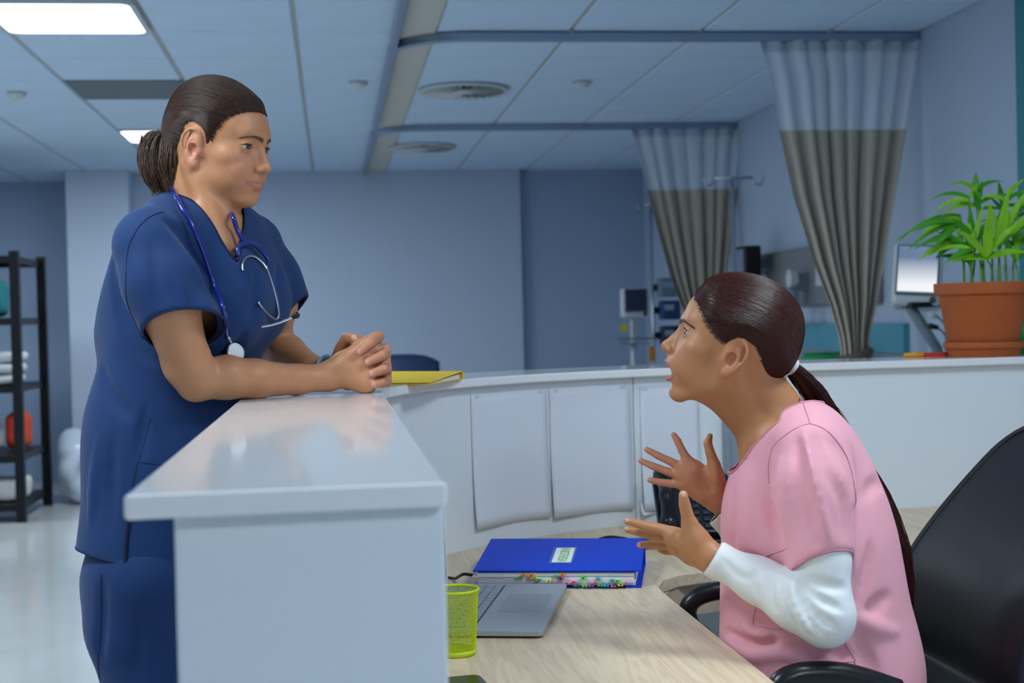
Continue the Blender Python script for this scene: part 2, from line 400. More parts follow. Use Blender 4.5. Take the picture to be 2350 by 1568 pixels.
# curved run: inner and outer skins in panels with open joints
arc_in = [(cx_+(1.20+0.03)*math.cos(a), cy_+(0.92+0.03)*math.sin(a)) for a in A] + [(2.0, 3.955), (2.62, 3.98)]
arc_out = [(cx_+(1.20+0.05)*math.cos(a), cy_+(0.92+0.05)*math.sin(a)) for a in A] + [(2.0, 3.975), (2.62, 4.0)]
def along(pl, s0, s1, n=14):
    p = np.array(pl); s = np.concatenate([[0], np.cumsum(np.linalg.norm(np.diff(p, axis=0), axis=1))])
    q = np.linspace(s0, s1, n); return [(np.interp(v, s, p[:, 0]), np.interp(v, s, p[:, 1])) for v in q]
def arclen(pl): p = np.array(pl); return float(np.linalg.norm(np.diff(p, axis=0), axis=1).sum())
def s_at_x(pl, x):
    p = np.array(pl); s = np.concatenate([[0], np.cumsum(np.linalg.norm(np.diff(p, axis=0), axis=1))]); return float(np.interp(x, p[:, 0], s))
cuts = [0.0, s_at_x(arc_in, PY(1456, 1000, 3.84)[0]), s_at_x(arc_in, PY(1700, 1000, 3.92)[0]), arclen(arc_in)]
for i in range(3):
    a0, a1 = cuts[i]+(0.003 if i else 0), cuts[i+1]-0.003
    L = along(arc_in, a0, a1); o_len = arclen(arc_out)/arclen(arc_in)
    obj('curved_panel', strip(L, along(arc_out, a0*o_len, a1*o_len), 0.0, ZT-TT-0.001), M_white, counter)
arc_o1 = offset_poly(outer, -0.04); arc_o2 = offset_poly(outer, -0.06)
obj('outer_curved_panel', strip(arc_o1[3:], arc_o2[3:], 0.0, ZT-TT-0.001), M_white, counter)
# ================================================================ desk
ZD = 0.69
def wood():
    m = bpy.data.materials.new('light_oak_laminate'); m.use_nodes = True; nt = m.node_tree; b = nt.nodes['Principled BSDF']
    tc = nt.nodes.new('ShaderNodeTexCoord'); mp = nt.nodes.new('ShaderNodeMapping'); mp.inputs['Scale'].default_value = (14, 1.1, 14); mp.inputs['Rotation'].default_value = (0, 0, 0.25)
    nt.links.new(tc.outputs['Object'], mp.inputs['Vector'])
    n1 = nt.nodes.new('ShaderNodeTexNoise'); n1.inputs['Scale'].default_value = 1.2; n1.inputs['Detail'].default_value = 3; n1.inputs['Distortion'].default_value = 1.6
    n2 = nt.nodes.new('ShaderNodeTexNoise'); n2.inputs['Scale'].default_value = 9; n2.inputs['Detail'].default_value = 6; n2.inputs['Roughness'].default_value = 0.7
    nt.links.new(mp.outputs['Vector'], n1.inputs['Vector']); nt.links.new(mp.outputs['Vector'], n2.inputs['Vector'])
    wv = nt.nodes.new('ShaderNodeMath'); wv.operation = 'MULTIPLY'; wv.inputs[1].default_value = 9.0; nt.links.new(n1.outputs['Fac'], wv.inputs[0])
    fr = nt.nodes.new('ShaderNodeMath'); fr.operation = 'PINGPONG'; fr.inputs[1].default_value = 1.0; nt.links.new(wv.outputs[0], fr.inputs[0])
    ad = nt.nodes.new('ShaderNodeMath'); ad.operation = 'MULTIPLY_ADD'; ad.inputs[1].default_value = 0.45; nt.links.new(fr.outputs[0], ad.inputs[0])
    sc_ = nt.nodes.new('ShaderNodeMath'); sc_.operation = 'MULTIPLY'; sc_.inputs[1].default_value = 0.75; nt.links.new(n2.outputs['Fac'], sc_.inputs[0]); nt.links.new(sc_.outputs[0], ad.inputs[2])
    cr = nt.nodes.new('ShaderNodeValToRGB'); cr.color_ramp.elements[0].position = 0.25; cr.color_ramp.elements[0].color = (*lin((206, 180, 146)), 1)
    cr.color_ramp.elements[1].position = 0.75; cr.color_ramp.elements[1].color = (*lin((226, 204, 172)), 1)
    nt.links.new(ad.outputs[0], cr.inputs['Fac']); nt.links.new(cr.outputs['Color'], b.inputs['Base Color'])
    b.inputs['Roughness'].default_value = 0.38
    bp = nt.nodes.new('ShaderNodeBump'); bp.inputs['Strength'].default_value = 0.12; bp.inputs['Distance'].default_value = 0.001
    nt.links.new(n2.outputs['Fac'], bp.inputs['Height']); nt.links.new(bp.outputs['Normal'], b.inputs['Normal'])
    return m
M_wood = wood()
M_woodedge = mat('oak_edge_band', (196, 172, 146), 0.45, var=0.08, vscale=30, stretch=(1, 1, 8))
desk = thing('desk', 'light oak corner desk with a curved inner edge inside the counter', 'desk', (0.5, 2.8, 0))
arc_d = [(cx_+(1.20+0.028)*math.cos(a), cy_+(0.92+0.028)*math.sin(a)) for a in A]
poly = [(0.10, 1.40), (0.672, 1.40), (0.670, 2.86)]
fil = [(0.670+0.0, 2.90), (0.675, 2.955), (0.70, 3.02), (0.75, 3.075), (0.82, 3.105), (0.90, 3.115)]
poly += [(f[0], f[1]) for f in fil] + [(2.60, 3.13), (2.60, 3.97), (2.0, 3.953)] + arc_d[::-1] + [(0.10, 2.94)]
obj('worktop', prism(poly, ZD-0.028, ZD), M_wood, desk, bevel=0.003)
obj('apron', strip([(0.66, 1.45), (0.655, 2.9)]+[(f[0]+0.02, f[1]+0.03) for f in fil[1:]]+[(2.55, 3.165)], [(0.64, 1.45), (0.635, 2.9)]+[(f[0]+0.005, f[1]+0.05) for f in fil[1:]]+[(2.55, 3.185)], ZD-0.10, ZD-0.0285), M_woodedge, desk)
for lx, ly in ((0.60, 1.5), (0.16, 1.5), (0.62, 3.0), (2.5, 3.25)):
    obj('leg', box(lx-0.03, lx+0.03, ly-0.03, ly+0.03, 0.0, ZD-0.0285), M_plastic_g, desk)
# ================================================================ smooth modelling: blended volumes turned into meshes
def _al(v): return np.asarray(v, float)
def _nm(v): return np.sqrt(np.einsum('ij,ij->i', v, v))
def _ln(v): return float(np.sqrt(v@v))
def smin(a, b, k):
    if k <= 0: return np.minimum(a, b)
    h = np.maximum(k-np.abs(a-b), 0); return np.minimum(a, b)-h*h*(0.25/k)
def smax(a, b, k): return -smin(-a, -b, k)
class Vol:
    """a list of blended shapes; each has a distance function and a bounding box"""
    def __init__(s): s.items = []; s.M = np.eye(4)
    def _push(s, op, f, lo, hi, k):
        lo, hi = _al(lo), _al(hi)
        M = s.M
        sc = abs(np.linalg.det(M[:3, :3]))**(1/3)
        if not np.allclose(M, np.eye(4)):
            Mi = np.linalg.inv(M)
            def g(Q, f=f, Mi=Mi, sc=sc): return f(Q @ Mi[:3, :3].T + Mi[:3, 3])*sc
            cs = np.array([[x, y, z] for x in (lo[0], hi[0]) for y in (lo[1], hi[1]) for z in (lo[2], hi[2])]) @ M[:3, :3].T + M[:3, 3]
            lo, hi = cs.min(0), cs.max(0); f = g; k = k*sc
        s.items.append((op, f, lo, hi, k)); return s
    def cone(s, a, b, r1, r2, k=0.01, op='+', u=None, sq=1.0):
        """round cone; squeezed by sq (>1 thinner) along direction u"""
        a, b = _al(a), _al(b); ab = b-a; L2 = ab@ab+1e-12
        if u is not None: u = norm(u)
        def f(Q):
            v = Q-a
            w_ = ab
            if u is not None:
                v = v+np.outer(v@u, u)*(sq-1); w_ = ab+u*(ab@u)*(sq-1)
            l2 = w_@w_+1e-12
            t = np.clip((v@w_)/l2, 0, 1)
            d = _nm(v-t[:, None]*w_)-(r1+(r2-r1)*t)
            return d/(sq if (u is not None and sq > 1) else 1.0)
        r = max(r1, r2)
        if u is not None and sq < 1: r = r/sq
        return s._push(op, f, np.minimum(a, b)-r, np.maximum(a, b)+r, k)
    def chain(s, pts, rs, k=0.01, kk=None, op='+', u=None, sq=1.0):
        pts = [_al(p) for p in pts]; rs = list(np.broadcast_to(_al(rs), (len(pts),)))
        PA, PB = np.array(pts[:-1]), np.array(pts[1:]); AB = PB-PA; LL = (AB*AB).sum(1)+1e-12; RM = np.maximum(rs[:-1], rs[1:])
        def seg(Q):
            d = None; use = range(len(PA))
            if len(PA) > 3 and len(Q) > 300:
                a_, b_ = Q.min(0), Q.max(0); c_ = (a_+b_)/2; R_ = _ln(b_-a_)/2
                t_ = np.clip(((c_-PA)*AB).sum(1)/LL, 0, 1); dd = _nm(c_-PA-t_[:, None]*AB)-RM
                m_ = sq if (u is not None and sq > 1) else 1.0
                use = np.where(dd < dd.min()+(2*R_+(kk or 0)+RM.max())*m_)[0]
            for i in use:
                a, b = pts[i], pts[i+1]; ab = b-a; v = Q-a; w_ = ab
                if u is not None:
                    uu = norm(u); v = v+np.outer(v@uu, uu)*(sq-1); w_ = ab+uu*(ab@uu)*(sq-1)
                t = np.clip((v@w_)/(w_@w_+1e-12), 0, 1)
                e = _nm(v-t[:, None]*w_)-(rs[i]+(rs[i+1]-rs[i])*t)
                if u is not None and sq > 1: e = e/sq
                d = e if d is None else smin(d, e, kk if kk is not None else 0.0)
            return d
        A_ = np.array(pts); r = max(rs)/(sq if (u is not None and sq < 1) else 1)
        return s._push(op, seg, A_.min(0)-r, A_.max(0)+r, k)
    def ell(s, c, r, k=0.01, op='+', rot=None):
        c, r = _al(c), _al(r); Rm = np.eye(3) if rot is None else np.asarray(rot, float)
        def f(Q):
            q = (Q-c) @ Rm
            k0 = _nm(q/r); k1 = _nm(q/(r*r))+1e-9
            return k0*(k0-1.0)/k1
        m = np.abs(Rm) @ r
        return s._push(op, f, c-m, c+m, k)
    def fn(s, f, lo, hi, k=0.0, op='+'): return s._push(op, f, lo, hi, k)
    def both(s, name, *args, **kw):
        """the same shape on both sides of the local x = 0 plane"""
        getattr(s, name)(*args, **kw)
        fl = lambda p: [-p[0], p[1], p[2]]
        a = list(args)
        if name == 'cone': a[0], a[1] = fl(a[0]), fl(a[1])
        elif name == 'chain': a[0] = [fl(p) for p in a[0]]
        elif name == 'ell':
            a[0] = fl(a[0])
            if kw.get('rot') is not None:
                D = np.diag([-1, 1, 1]); kw['rot'] = D @ np.asarray(kw['rot']) @ D
        getattr(s, name)(*a, **kw); return s
    def ev(s, Q, items=None):
        d = np.full(len(Q), 1e3)
        for op, f, lo, hi, k in (s.items if items is None else items):
            if op == '+': d = smin(d, f(Q), k)
            elif op == '-': d = smax(d, -f(Q), k)
            elif op == '&': d = smax(d, f(Q), k)
            elif op == 'o': d = d+f(Q)            # displacement
        return d
    def near(s, lo, hi, pad=0.02):
        if getattr(s, '_n', -1) != len(s.items):
            s._n = len(s.items); s._lo = np.array([i[2] for i in s.items]); s._hi = np.array([i[3] for i in s.items])
            s._k = np.array([1e9 if i[0] in '&o' else i[4] for i in s.items])
        g = np.maximum(np.maximum(s._lo-hi, lo-s._hi), 0)
        return [s.items[i] for i in np.where(_nm(g) <= s._k+pad)[0]]
    def grad(s, Q, e=0.001):
        items = s.near(Q.min(0)-0.05, Q.max(0)+0.05)
        G = np.stack([s.ev(Q+np.eye(3)[i]*e, items)-s.ev(Q-np.eye(3)[i]*e, items) for i in range(3)], 1)
        return G/(np.linalg.norm(G, axis=1)[:, None]+1e-12)
    def project(s, Q, off=0.0, it=4):
        Q = np.array(Q, float)
        items = s.near(Q.min(0)-0.1, Q.max(0)+0.1, 0.1)
        for _ in range(it):
            d = s.ev(Q, items); G = s.grad(Q); Q = Q-G*(d-off)[:, None]
        return Q
def iso(vol, lo, hi, h, nb=12):
    """surface-nets mesh of vol inside the box, evaluated only in blocks near the surface"""
    lo, hi = _al(lo), _al(hi); B = nb*h
    nbk = np.maximum(1, np.ceil((hi-lo)/B).astype(int))
    ii = np.stack(np.meshgrid(*[np.arange(n) for n in nbk], indexing='ij'), -1).reshape(-1, 3)
    cen = lo+(ii+0.5)*B
    dc = np.concatenate([vol.ev(cen[i:i+20000]) for i in range(0, len(cen), 20000)])
    keep = ii[np.abs(dc) < B*1.3]
    NT = nbk*nb+2
    ax = np.arange(nb+1)
    off = np.stack(np.meshgrid(ax, ax, ax, indexing='ij'), -1).reshape(-1, 3)
    cid, cpos, quads = [], [], []
    def gid(c): return (c[:, 0]*NT[1]+c[:, 1])*NT[2]+c[:, 2]
    for b in keep:
        base = b*nb; l = lo+base*h
        items = vol.near(l, l+B, pad=B*1.0)
        if not items: continue
        Q = l+off*h
        d = vol.ev(Q, items).reshape(nb+1, nb+1, nb+1)
        s = d < 0
        if s.all() or not s.any(): continue
        # cells
        cnt = np.zeros((nb, nb, nb)); acc = np.zeros((nb, nb, nb, 3))
        for axn in range(3):
            sl0 = [slice(None)]*3; sl1 = [slice(None)]*3; sl0[axn] = slice(0, nb); sl1[axn] = slice(1, nb+1)
            d0, d1 = d[tuple(sl0)], d[tuple(sl1)]; cr = (d0 < 0) != (d1 < 0)
            t = np.where(cr, d0/np.where(cr, d0-d1, 1), 0)
            o1, o2 = [a for a in range(3) if a != axn]
            for u_ in (0, 1):
                for v_ in (0, 1):
                    sl = [slice(None)]*3; sl[o1] = slice(u_, u_+nb); sl[o2] = slice(v_, v_+nb)
                    c_ = cr[tuple(sl)]; cnt += c_
                    acc[..., axn] += np.where(c_, t[tuple(sl)], 0); acc[..., o1] += c_*u_; acc[..., o2] += c_*v_
            # quads on the edges owned by this block
            e = np.argwhere(cr[tuple(slice(0, nb) for _ in range(3))])
            if len(e):
                inside0 = s[e[:, 0], e[:, 1], e[:, 2]]
                g = e+base
                a1 = np.eye(3, dtype=int)[o1]; a2 = np.eye(3, dtype=int)[o2]
                q = np.stack([gid(g-a1-a2), gid(g-a2), gid(g), gid(g-a1)], 1)
                flip = inside0 if axn != 1 else ~inside0
                q = np.where(flip[:, None], q, q[:, ::-1]); quads.append(q)
        ac = cnt > 0; idx = np.argwhere(ac)
        cid.append(gid(idx+base)); cpos.append(lo+(idx+base+acc[ac]/cnt[ac][:, None])*h)
    if not cid: return np.zeros((0, 3)), np.zeros((0, 4), int)
    cid = np.concatenate(cid); cpos = np.concatenate(cpos); quads = np.concatenate(quads)
    o = np.argsort(cid); cid, cpos = cid[o], cpos[o]
    j = np.searchsorted(cid, quads); j = np.clip(j, 0, len(cid)-1)
    ok = (cid[j] == quads).all(1)
    return cpos, j[ok]
def relax(V, Q, n=2, lam=0.5):
    """light smoothing of a quad mesh"""
    e = np.concatenate([Q[:, [0, 1]], Q[:, [1, 2]], Q[:, [2, 3]], Q[:, [3, 0]]])
    for _ in range(n):
        acc = np.zeros_like(V); cnt = np.zeros(len(V))
        for a, b in ((0, 1), (1, 0)):
            np.add.at(acc, e[:, a], V[e[:, b]]); np.add.at(cnt, e[:, a], 1)
        V = V*(1-lam)+lam*acc/np.maximum(cnt, 1)[:, None]
    return V
def qmesh(name, V, Q, m, parent, colors=None, sm=2):
    """fast mesh object from arrays, in world coordinates"""
    if sm: V = relax(V, Q, sm)
    Mi = np.array(WM[parent].inverted()); V = V @ Mi[:3, :3].T + Mi[:3, 3]
    me = bpy.data.meshes.new(name); me.vertices.add(len(V)); me.vertices.foreach_set('co', V.astype(np.float32).ravel())
    k = Q.shape[1]
    me.loops.add(Q.size); me.loops.foreach_set('vertex_index', Q.astype(np.int32).ravel())
    me.polygons.add(len(Q)); me.polygons.foreach_set('loop_start', np.arange(0, Q.size, k, dtype=np.int32))
    me.update(calc_edges=True); me.validate(); me.shade_smooth()
    if colors is not None:
        ca = me.color_attributes.new('col', 'FLOAT_COLOR', 'POINT')
        ca.data.foreach_set('color', np.concatenate([colors, np.ones((len(colors), 1))], 1).astype(np.float32).ravel())
    o = bpy.data.objects.new(name, me); COL.objects.link(o); o.parent = parent; WM[o] = WM[parent]
    if m is not None: me.materials.append(m)
    return o
def polydist(Y, Z, poly):
    """signed distance in a plane to a closed polygon (negative inside)"""
    p = np.asarray(poly, float); d = np.full(len(Y), 1e9); ins = np.zeros(len(Y), bool)
    for i in range(len(p)):
        a, b = p[i], p[(i+1) % len(p)]; ab = b-a
        t = np.clip(((Y-a[0])*ab[0]+(Z-a[1])*ab[1])/(ab@ab+1e-15), 0, 1)
        d = np.minimum(d, np.hypot(Y-a[0]-t*ab[0], Z-a[1]-t*ab[1]))
        c = (a[1] > Z) != (b[1] > Z)
        with np.errstate(divide='ignore', invalid='ignore'):
            ins ^= c & (Y < (b[0]-a[0])*(Z-a[1])/(b[1]-a[1]+1e-15)+a[0])
    return np.where(ins, -d, d)
def strands(paths, r0, r1, n=3):
    """thin tubes along many polylines (array: strands x points x 3)"""
    p = np.asarray(paths, float); S, N, _ = p.shape
    tg = np.gradient(p, axis=1); tg /= np.linalg.norm(tg, axis=2)[..., None]+1e-12
    ref = np.array([0.31, 0.87, 0.38]); u = np.cross(tg, ref); u /= np.linalg.norm(u, axis=2)[..., None]+1e-12; v = np.cross(tg, u)
    rr = np.linspace(r0, r1, N)[None, :, None]
    ring = np.stack([p+rr*(math.cos(2*math.pi*k/n)*u+math.sin(2*math.pi*k/n)*v) for k in range(n)], 2)
    idx = np.arange(S*N*n).reshape(S, N, n)
    q = np.stack([idx[:, :-1, :], np.roll(idx, -1, 2)[:, :-1, :], np.roll(idx, -1, 2)[:, 1:, :], idx[:, 1:, :]], -1).reshape(-1, 4)
    return ring.reshape(-1, 3), q
# ================================================================ head, shared by both people (millimetres, face toward +y, z up)
def head_volume(vol, M, jaw=0.0, lid=1.0, smile=0.0, ears=(1, 1), cranium=1.0, fore=0.0, lips=1.0, lipy=0.0, wide=0.0):
    """adds a head to vol; M maps head millimetres to the world"""
    vol.M = M
    ca, sa = math.cos(jaw), math.sin(jaw)
    def J(p):                                    # lower-jaw motion about the jaw joint
        y, z = p[1]-6, p[2]+4; return [p[0], 6+y*ca+z*sa, -4-y*sa+z*ca]
    v = vol
    v.ell((0, -8, 50), (71*cranium, 91*cranium, 76*cranium), 0)
    v.ell((0, 24, 46+fore*0.5), (64, 65, 54+fore), 18)
    v.ell((0, 36, 0), (58, 48, 58), 20)
    v.both('ell', (43, 52, -4), (19, 22, 18), 18)               # cheekbones
    v.both('cone', J((50, 4, -8)), J((43, 14, -47)), 11, 11, 18)  # jaw branch
    v.both('cone', J((43, 14, -47)), J((16, 70, -72)), 11, 12, 18)
    v.ell(J((0, 34, -44)), (44, 43, 34), 18)                    # floor of the mouth
    v.ell(J((0, 76, -72)), (20, 16, 14), 12)                    # chin
    v.both('ell', (27, 62, -30), (24, 25, 30), 16)              # cheeks
    v.both('ell', (33, 36, -38), (20, 30, 28), 18)              # sides of the face
    v.ell((0, 64, -14), (32, 27, 34), 14)                       # middle of the face
    v.ell((0, 73, -37), (28, 22.5, 20), 12)                     # mouth mound
    v.ell(J((0, 73, -52)), (26, 20, 14), 12)
    v.both('cone', (7, 83, 36), (36, 73, 41), 8, 7.5, 14)         # brow
    v.both('ell', (32, 92, 18.5), (16, 15, 9.5), 9, op='-')     # eye sockets
    # nose
    v.chain([(0, 82, 30), (0, 84, 18), (0, 88, 0), (0, 90, -14)], [7.5, 8.0, 10.5, 12], 8, 4)
    v.cone((0, 91, 12), (0, 103, -11), 5.5, 8.0, 7)
    v.ell((0, 104.5, -14), (9.0, 8.5, 8.0), 4)
    v.both('ell', (11.0, 94.5, -18.5), (6.2, 9.0, 6.2), 4)
    v.cone((0, 105, -19.5), (0, 95, -27), 3.8, 4.5, 4)
    v.both('ell', (6.0, 100, -25.0), (2.8, 4.6, 3.2), 2, op='-')
    v.both('cone', (17, 92, -15), (18, 89, -23), 1.6, 1.6, 5, op='-')
    # eyelids round the eyeballs
    for sx in (1, -1):
        c = np.array([31.0*sx, 69.5, 18.5])
        v.ell(c, (14.4, 14.0, 13.8), 5)
        def almond(Q, c=c, sx=sx):
            x = (Q[:, 0]-c[0])*sx; z = Q[:, 2]-c[2]-x*0.06
            q = np.clip(1-(x/14.0)**2, 0, 1)
            up = 5.2*lid*q**0.75-0.3*x*0.05; dn = -4.0*q**0.8
            d = np.maximum(np.maximum(z-up, dn-z), np.abs(x)-13.2)
            return np.maximum(d, c[1]+4.0-Q[:, 1])
        v.fn(almond, c-[14, -4, 8], c+[14, 20, 8], 0.8, op='-')
        v.chain([c+[-11*sx, 10.5, 6.5], c+[-2*sx, 13.6, 8.3*min(1, lid+0.25)], c+[8*sx, 12.0, 7.0], c+[14*sx, 7.5, 2.5]], [1.0, 1.5, 1.5, 1.0], 3)   # lid fold
    # lips
    s_ = smile; lp, ly = lips, lipy
    v.chain([(-24-wide, 87-0.4*wide, -42.5+s_*3), (-14, 90.0+ly, -40), (-5, 95.2+ly, -38.0), (0, 95.3+ly, -39.2), (5, 95.2+ly, -38.0), (14, 90.0+ly, -40), (24+wide, 87-0.4*wide, -42.5+s_*3)], [2.0, 3.6*lp, 4.3*lp, 4.3*lp, 4.3*lp, 3.6*lp, 2.0], 3.5, 3.0)
    v.chain([J((-23-wide, 87-0.4*wide, -43.5+s_*3)), J((-12, 89.5+ly, -48)), J((0, 93.2+ly, -49.6)), J((12, 89.5+ly, -48)), J((23+wide, 87-0.4*wide, -43.5+s_*3))], [2.0, 4.2*lp, 5.4*lp, 4.2*lp, 2.0], 3.5, 3.0)
    v.cone(J((-10, 92, -60)), J((10, 92, -60)), 4, 4, 7, op='-')
    if jaw > 0.03:
        lo_ = J((0, 90, -46)); mz = (-42+lo_[2])/2; hz = abs(-42-lo_[2])/2
        v.ell((0, 92, mz), (19, 26, hz+1.2), 1.5, op='-')
    else:
        v.chain([(-26-wide, 88-0.4*wide, -43.3+s_*3.4), (-12, 93.5, -43.6), (0, 98, -44.2), (12, 93.5, -43.6), (26+wide, 88-0.4*wide, -43.3+s_*3.4)], [1.0, 1.2, 1.3, 1.2, 1.0], 1.0, op='-')
    v.cone((0, 100, -31), (0, 99, -35), 2.0, 2.4, 3, op='-')     # philtrum
    if smile:
        v.both('chain', [(17, 90, -22), (25, 83, -34), (29, 76, -43)], [1.2, 1.6, 1.2], 4, op='-')
        v.both('ell', (36, 66, -24), (15, 15, 13), 9)
    # ears
    for sx in (1, -1):
        E = lambda y, z, x: ((61+0.8*x)*sx, y, z)
        v.ell(E(-8, 4, 2.5), (9.5, 17, 28), 7, rot=np.array([[1, 0.30*sx, 0], [-0.30*sx, 1, 0], [0, 0, 1]])/1.04)
        hel = [E(6, 6, 3), E(7, 20, 6), E(0, 31, 10), E(-13, 33, 13), E(-24, 22, 16), E(-26, 6, 16), E(-20, -10, 12), E(-11, -21, 8), E(-3, -26, 6)]
        hp = catmull(hel, 3); v.chain(hp, np.interp(np.linspace(0, 1, len(hp)), [0, 0.3, 0.8, 1], [2.6, 3.2, 3.0, 4.2]), 2.5, 1.0)
        v.ell(E(-2, -25, 7), (4.5, 7.5, 8), 4)                    # lobe
        v.ell(E(-5, -3, 11), (7, 9.5, 12), 3, op='-')             # concha
        v.ell(E(-9, 17, 14), (3.5, 6, 6.5), 3, op='-')
        ah = [E(-2, 19, 9), E(-12, 14, 10.5), E(-16, 2, 11), E(-12, -12, 9)]
        v.chain(catmull(ah, 3), 2.4, 3, 1.0)
        v.ell(E(7, -4, 6), (4.0, 4.0, 6.5), 3)                    # tragus
    vol.M = np.eye(4)
    return J
def head_matrix(origin, fwd, pitch, scale, roll=0.0):
    """fwd: horizontal facing direction; pitch up positive (radians); scale from mm"""
    f = norm([fwd[0], fwd[1], 0]); up = np.array([0, 0, 1.0]); x = np.cross(f, up)
    f2 = f*math.cos(pitch)+up*math.sin(pitch); u2 = -f*math.sin(pitch)+up*math.cos(pitch)
    if roll:
        x, u2 = x*math.cos(roll)+u2*math.sin(roll), -x*math.sin(roll)+u2*math.cos(roll)
    k = scale*0.001
    return frame(np.asarray(origin), x*k, f2*k, u2*k)
def to_local(M, Vw): Mi = np.linalg.inv(M); return Vw @ Mi[:3, :3].T + Mi[:3, 3]
def to_world(M, Vl): return np.asarray(Vl, float) @ M[:3, :3].T + M[:3, 3]
def gauss(q, c, r): return np.exp(-(((q-np.asarray(c))/np.asarray(r))**2).sum(1))
def face_colors(Vw, M, base, lip, blush, jawJ, lipw=1.0, wide=0.0, lw=1.0):
    """skin colour by place on the face: lips, cheeks, nose, ears"""
    q = to_local(M, Vw); c = np.tile(np.asarray(lin(base)), (len(q), 1))
    inhead = (q[:, 1] > -60) & (q[:, 2] > -110) & (q[:, 2] < 150)
    def mix(a, col): 
        nonlocal c
        a = np.clip(a, 0, 1)*inhead; c = c*(1-a[:, None])+np.asarray(lin(col))*a[:, None]
    for sx in (1, -1):
        mix(0.45*gauss(q, (40*sx, 70, -20), (22, 30, 20)), blush)
        mix(0.5*gauss(q, (68*sx, -8, 3), (12, 20, 30)), blush)
        mix(0.35*gauss(q, (31*sx, 80, 12), (16, 12, 9)), (int(base[0]*0.80), int(base[1]*0.72), int(base[2]*0.72)))
    mix(0.45*gauss(q, (0, 106, -14), (12, 12, 10)), blush)
    for path, w_ in (([(-23-wide, 88-0.4*wide, -42), (-12, 92, -40.5), (0, 97, -40.5), (12, 92, -40.5), (23+wide, 88-0.4*wide, -42)], 3.4),
                     ([jawJ(p) for p in [(-22-wide, 88-0.4*wide, -44), (-11, 91, -48.5), (0, 95, -50), (11, 91, -48.5), (22+wide, 88-0.4*wide, -44)]], 4.6)):
        pp = catmull(path, 4); d = np.min(np.stack([np.linalg.norm((q-p)*np.array([1, 0.6, 1]), axis=1) for p in pp]), 0)
        mix(np.clip((w_*lw*1.25-d)/1.6, 0, 1)*lipw, lip)
    return c
def make_eye(parent, M, side, gaze, iris, lid=1.0):
    """eyeball with iris and pupil coloured on the ball itself"""
    c = np.array([31.0*side, 69.3, 18.5]); n, m = 28, 20
    g = norm(gaze); a = norm(np.cross([0, 0, 1.0], g)); b = np.cross(g, a); R_ = 12.6
    V = []; col = []
    th = np.concatenate([np.linspace(0, 0.5, 11), np.linspace(0.55, math.pi, 12)])
    for t in th:
        for k in range(n):
            p = 2*math.pi*k/n; V.append(c+(R_+(0.7*max(0, 1-(t/0.52)**2)))*(math.cos(t)*g+math.sin(t)*(math.cos(p)*a+math.sin(p)*b)))
            col.append(lin((10, 8, 8)) if t < 0.19 else lin(iris) if t < 0.43 else lin([int(v*0.45) for v in iris]) if t < 0.51 else lin((222, 218, 214)))
    Q = [(i*n+k, i*n+(k+1) % n, (i+1)*n+(k+1) % n, (i+1)*n+k) for i in range(len(th)-1) for k in range(n)]
    m_ = mat('eye_surface', (220, 220, 220), 0.08, attr='col', coat=0.5)
    return qmesh('eye', to_world(M, V), np.array(Q), m_, parent, np.array(col), sm=0)
def skull_only(M, grow=0.0, cranium=1.0, fore=0.0):
    s = Vol(); s.M = M
    s.ell((0, -8, 50), (71*cranium+grow, 91*cranium+grow, 76*cranium+grow), 0); s.ell((0, 24, 46+fore*0.5), (64+grow, 65+grow, 54+fore+grow), 18); s.ell((0, 36, 0), (58+grow, 48+grow, 58+grow), 20)
    s.both('cone', (50, 4, -8), (43, 14, -50), 11+grow, 11+grow, 18)
    s.M = np.eye(4); return s
def brow_strands(M, side, vol, pts, n, r, length=7.0, seed=1):
    g = np.random.default_rng(seed); c = catmull(pts, 8); out = []
    for i in range(n):
        t = g.uniform(0, 1)*(len(c)-1); k = int(min(t, len(c)-2)); p = c[k]+(c[k+1]-c[k])*(t-k)
        tg = norm(c[k+1]-c[k]); wdt = 3.4*(1-0.65*t/(len(c)-1))
        p = p+np.array([0, 0, g.uniform(-1, 1)*wdt]); dr = norm(tg+np.array([0, 0, 0.35-0.5*t/(len(c)-1)]))
        q = np.array([p+dr*length*s for s in (-0.5, -0.17, 0.17, 0.5)]); q[:, 0] *= side; out.append(q)
    W = to_world(M, np.array(out).reshape(-1, 3)); W = vol.project(W, 0.0008, 3).reshape(n, 4, 3)
    return strands(W, r, r*0.4)

# ---------------------------------------------------------------- helpers for clothed figures
def hits(vol, pts, off=0.0, dmin=2.0, dmax=3.6):
    """where the lines of sight through photograph pixels meet the volume"""
    r = np.array([ray(p[0], p[1]) for p in pts]); r /= _nm(r)[:, None]; t = np.full(len(r), dmin); live = np.ones(len(r), bool)
    for _ in range(90):
        q = CAM+r*t[:, None]
        d = vol.ev(q, vol.near(q.min(0), q.max(0), 0.25))
        live = (d > 0.0007) & (t < dmax)
        if not live.any(): break
        t = np.where(live, t+np.clip(d*0.85, 0.0007, 0.2), t)
    q = CAM+r*t[:, None]
    if off: q = q+np.array([vol.grad(p[None])[0] for p in q])*off
    return q
def hit(vol, px, py, off=0.0, **k): return hits(vol, [(px, py)], off, **k)[0]
def folds(vol, segs, k=0.009):
    """segs: (op, radius, sink, [(px, py) ...]); ridges (+) and grooves (-) along the cloth"""
    base = Vol(); base.items = list(vol.items)
    for op, r, sink, pts in segs:
        sink = sink*1.6; p = hits(base, pts, off=(-r+sink) if op == '+' else (r-sink))
        if len(p) > 2: p = catmull(p, 3)
        n = len(p); rr = r*(0.35+0.65*np.sin(np.linspace(0.25, math.pi-0.25, n)))
        p = p if op == '+' else p
        vol.chain(p, rr, k, 0.004, op=op)
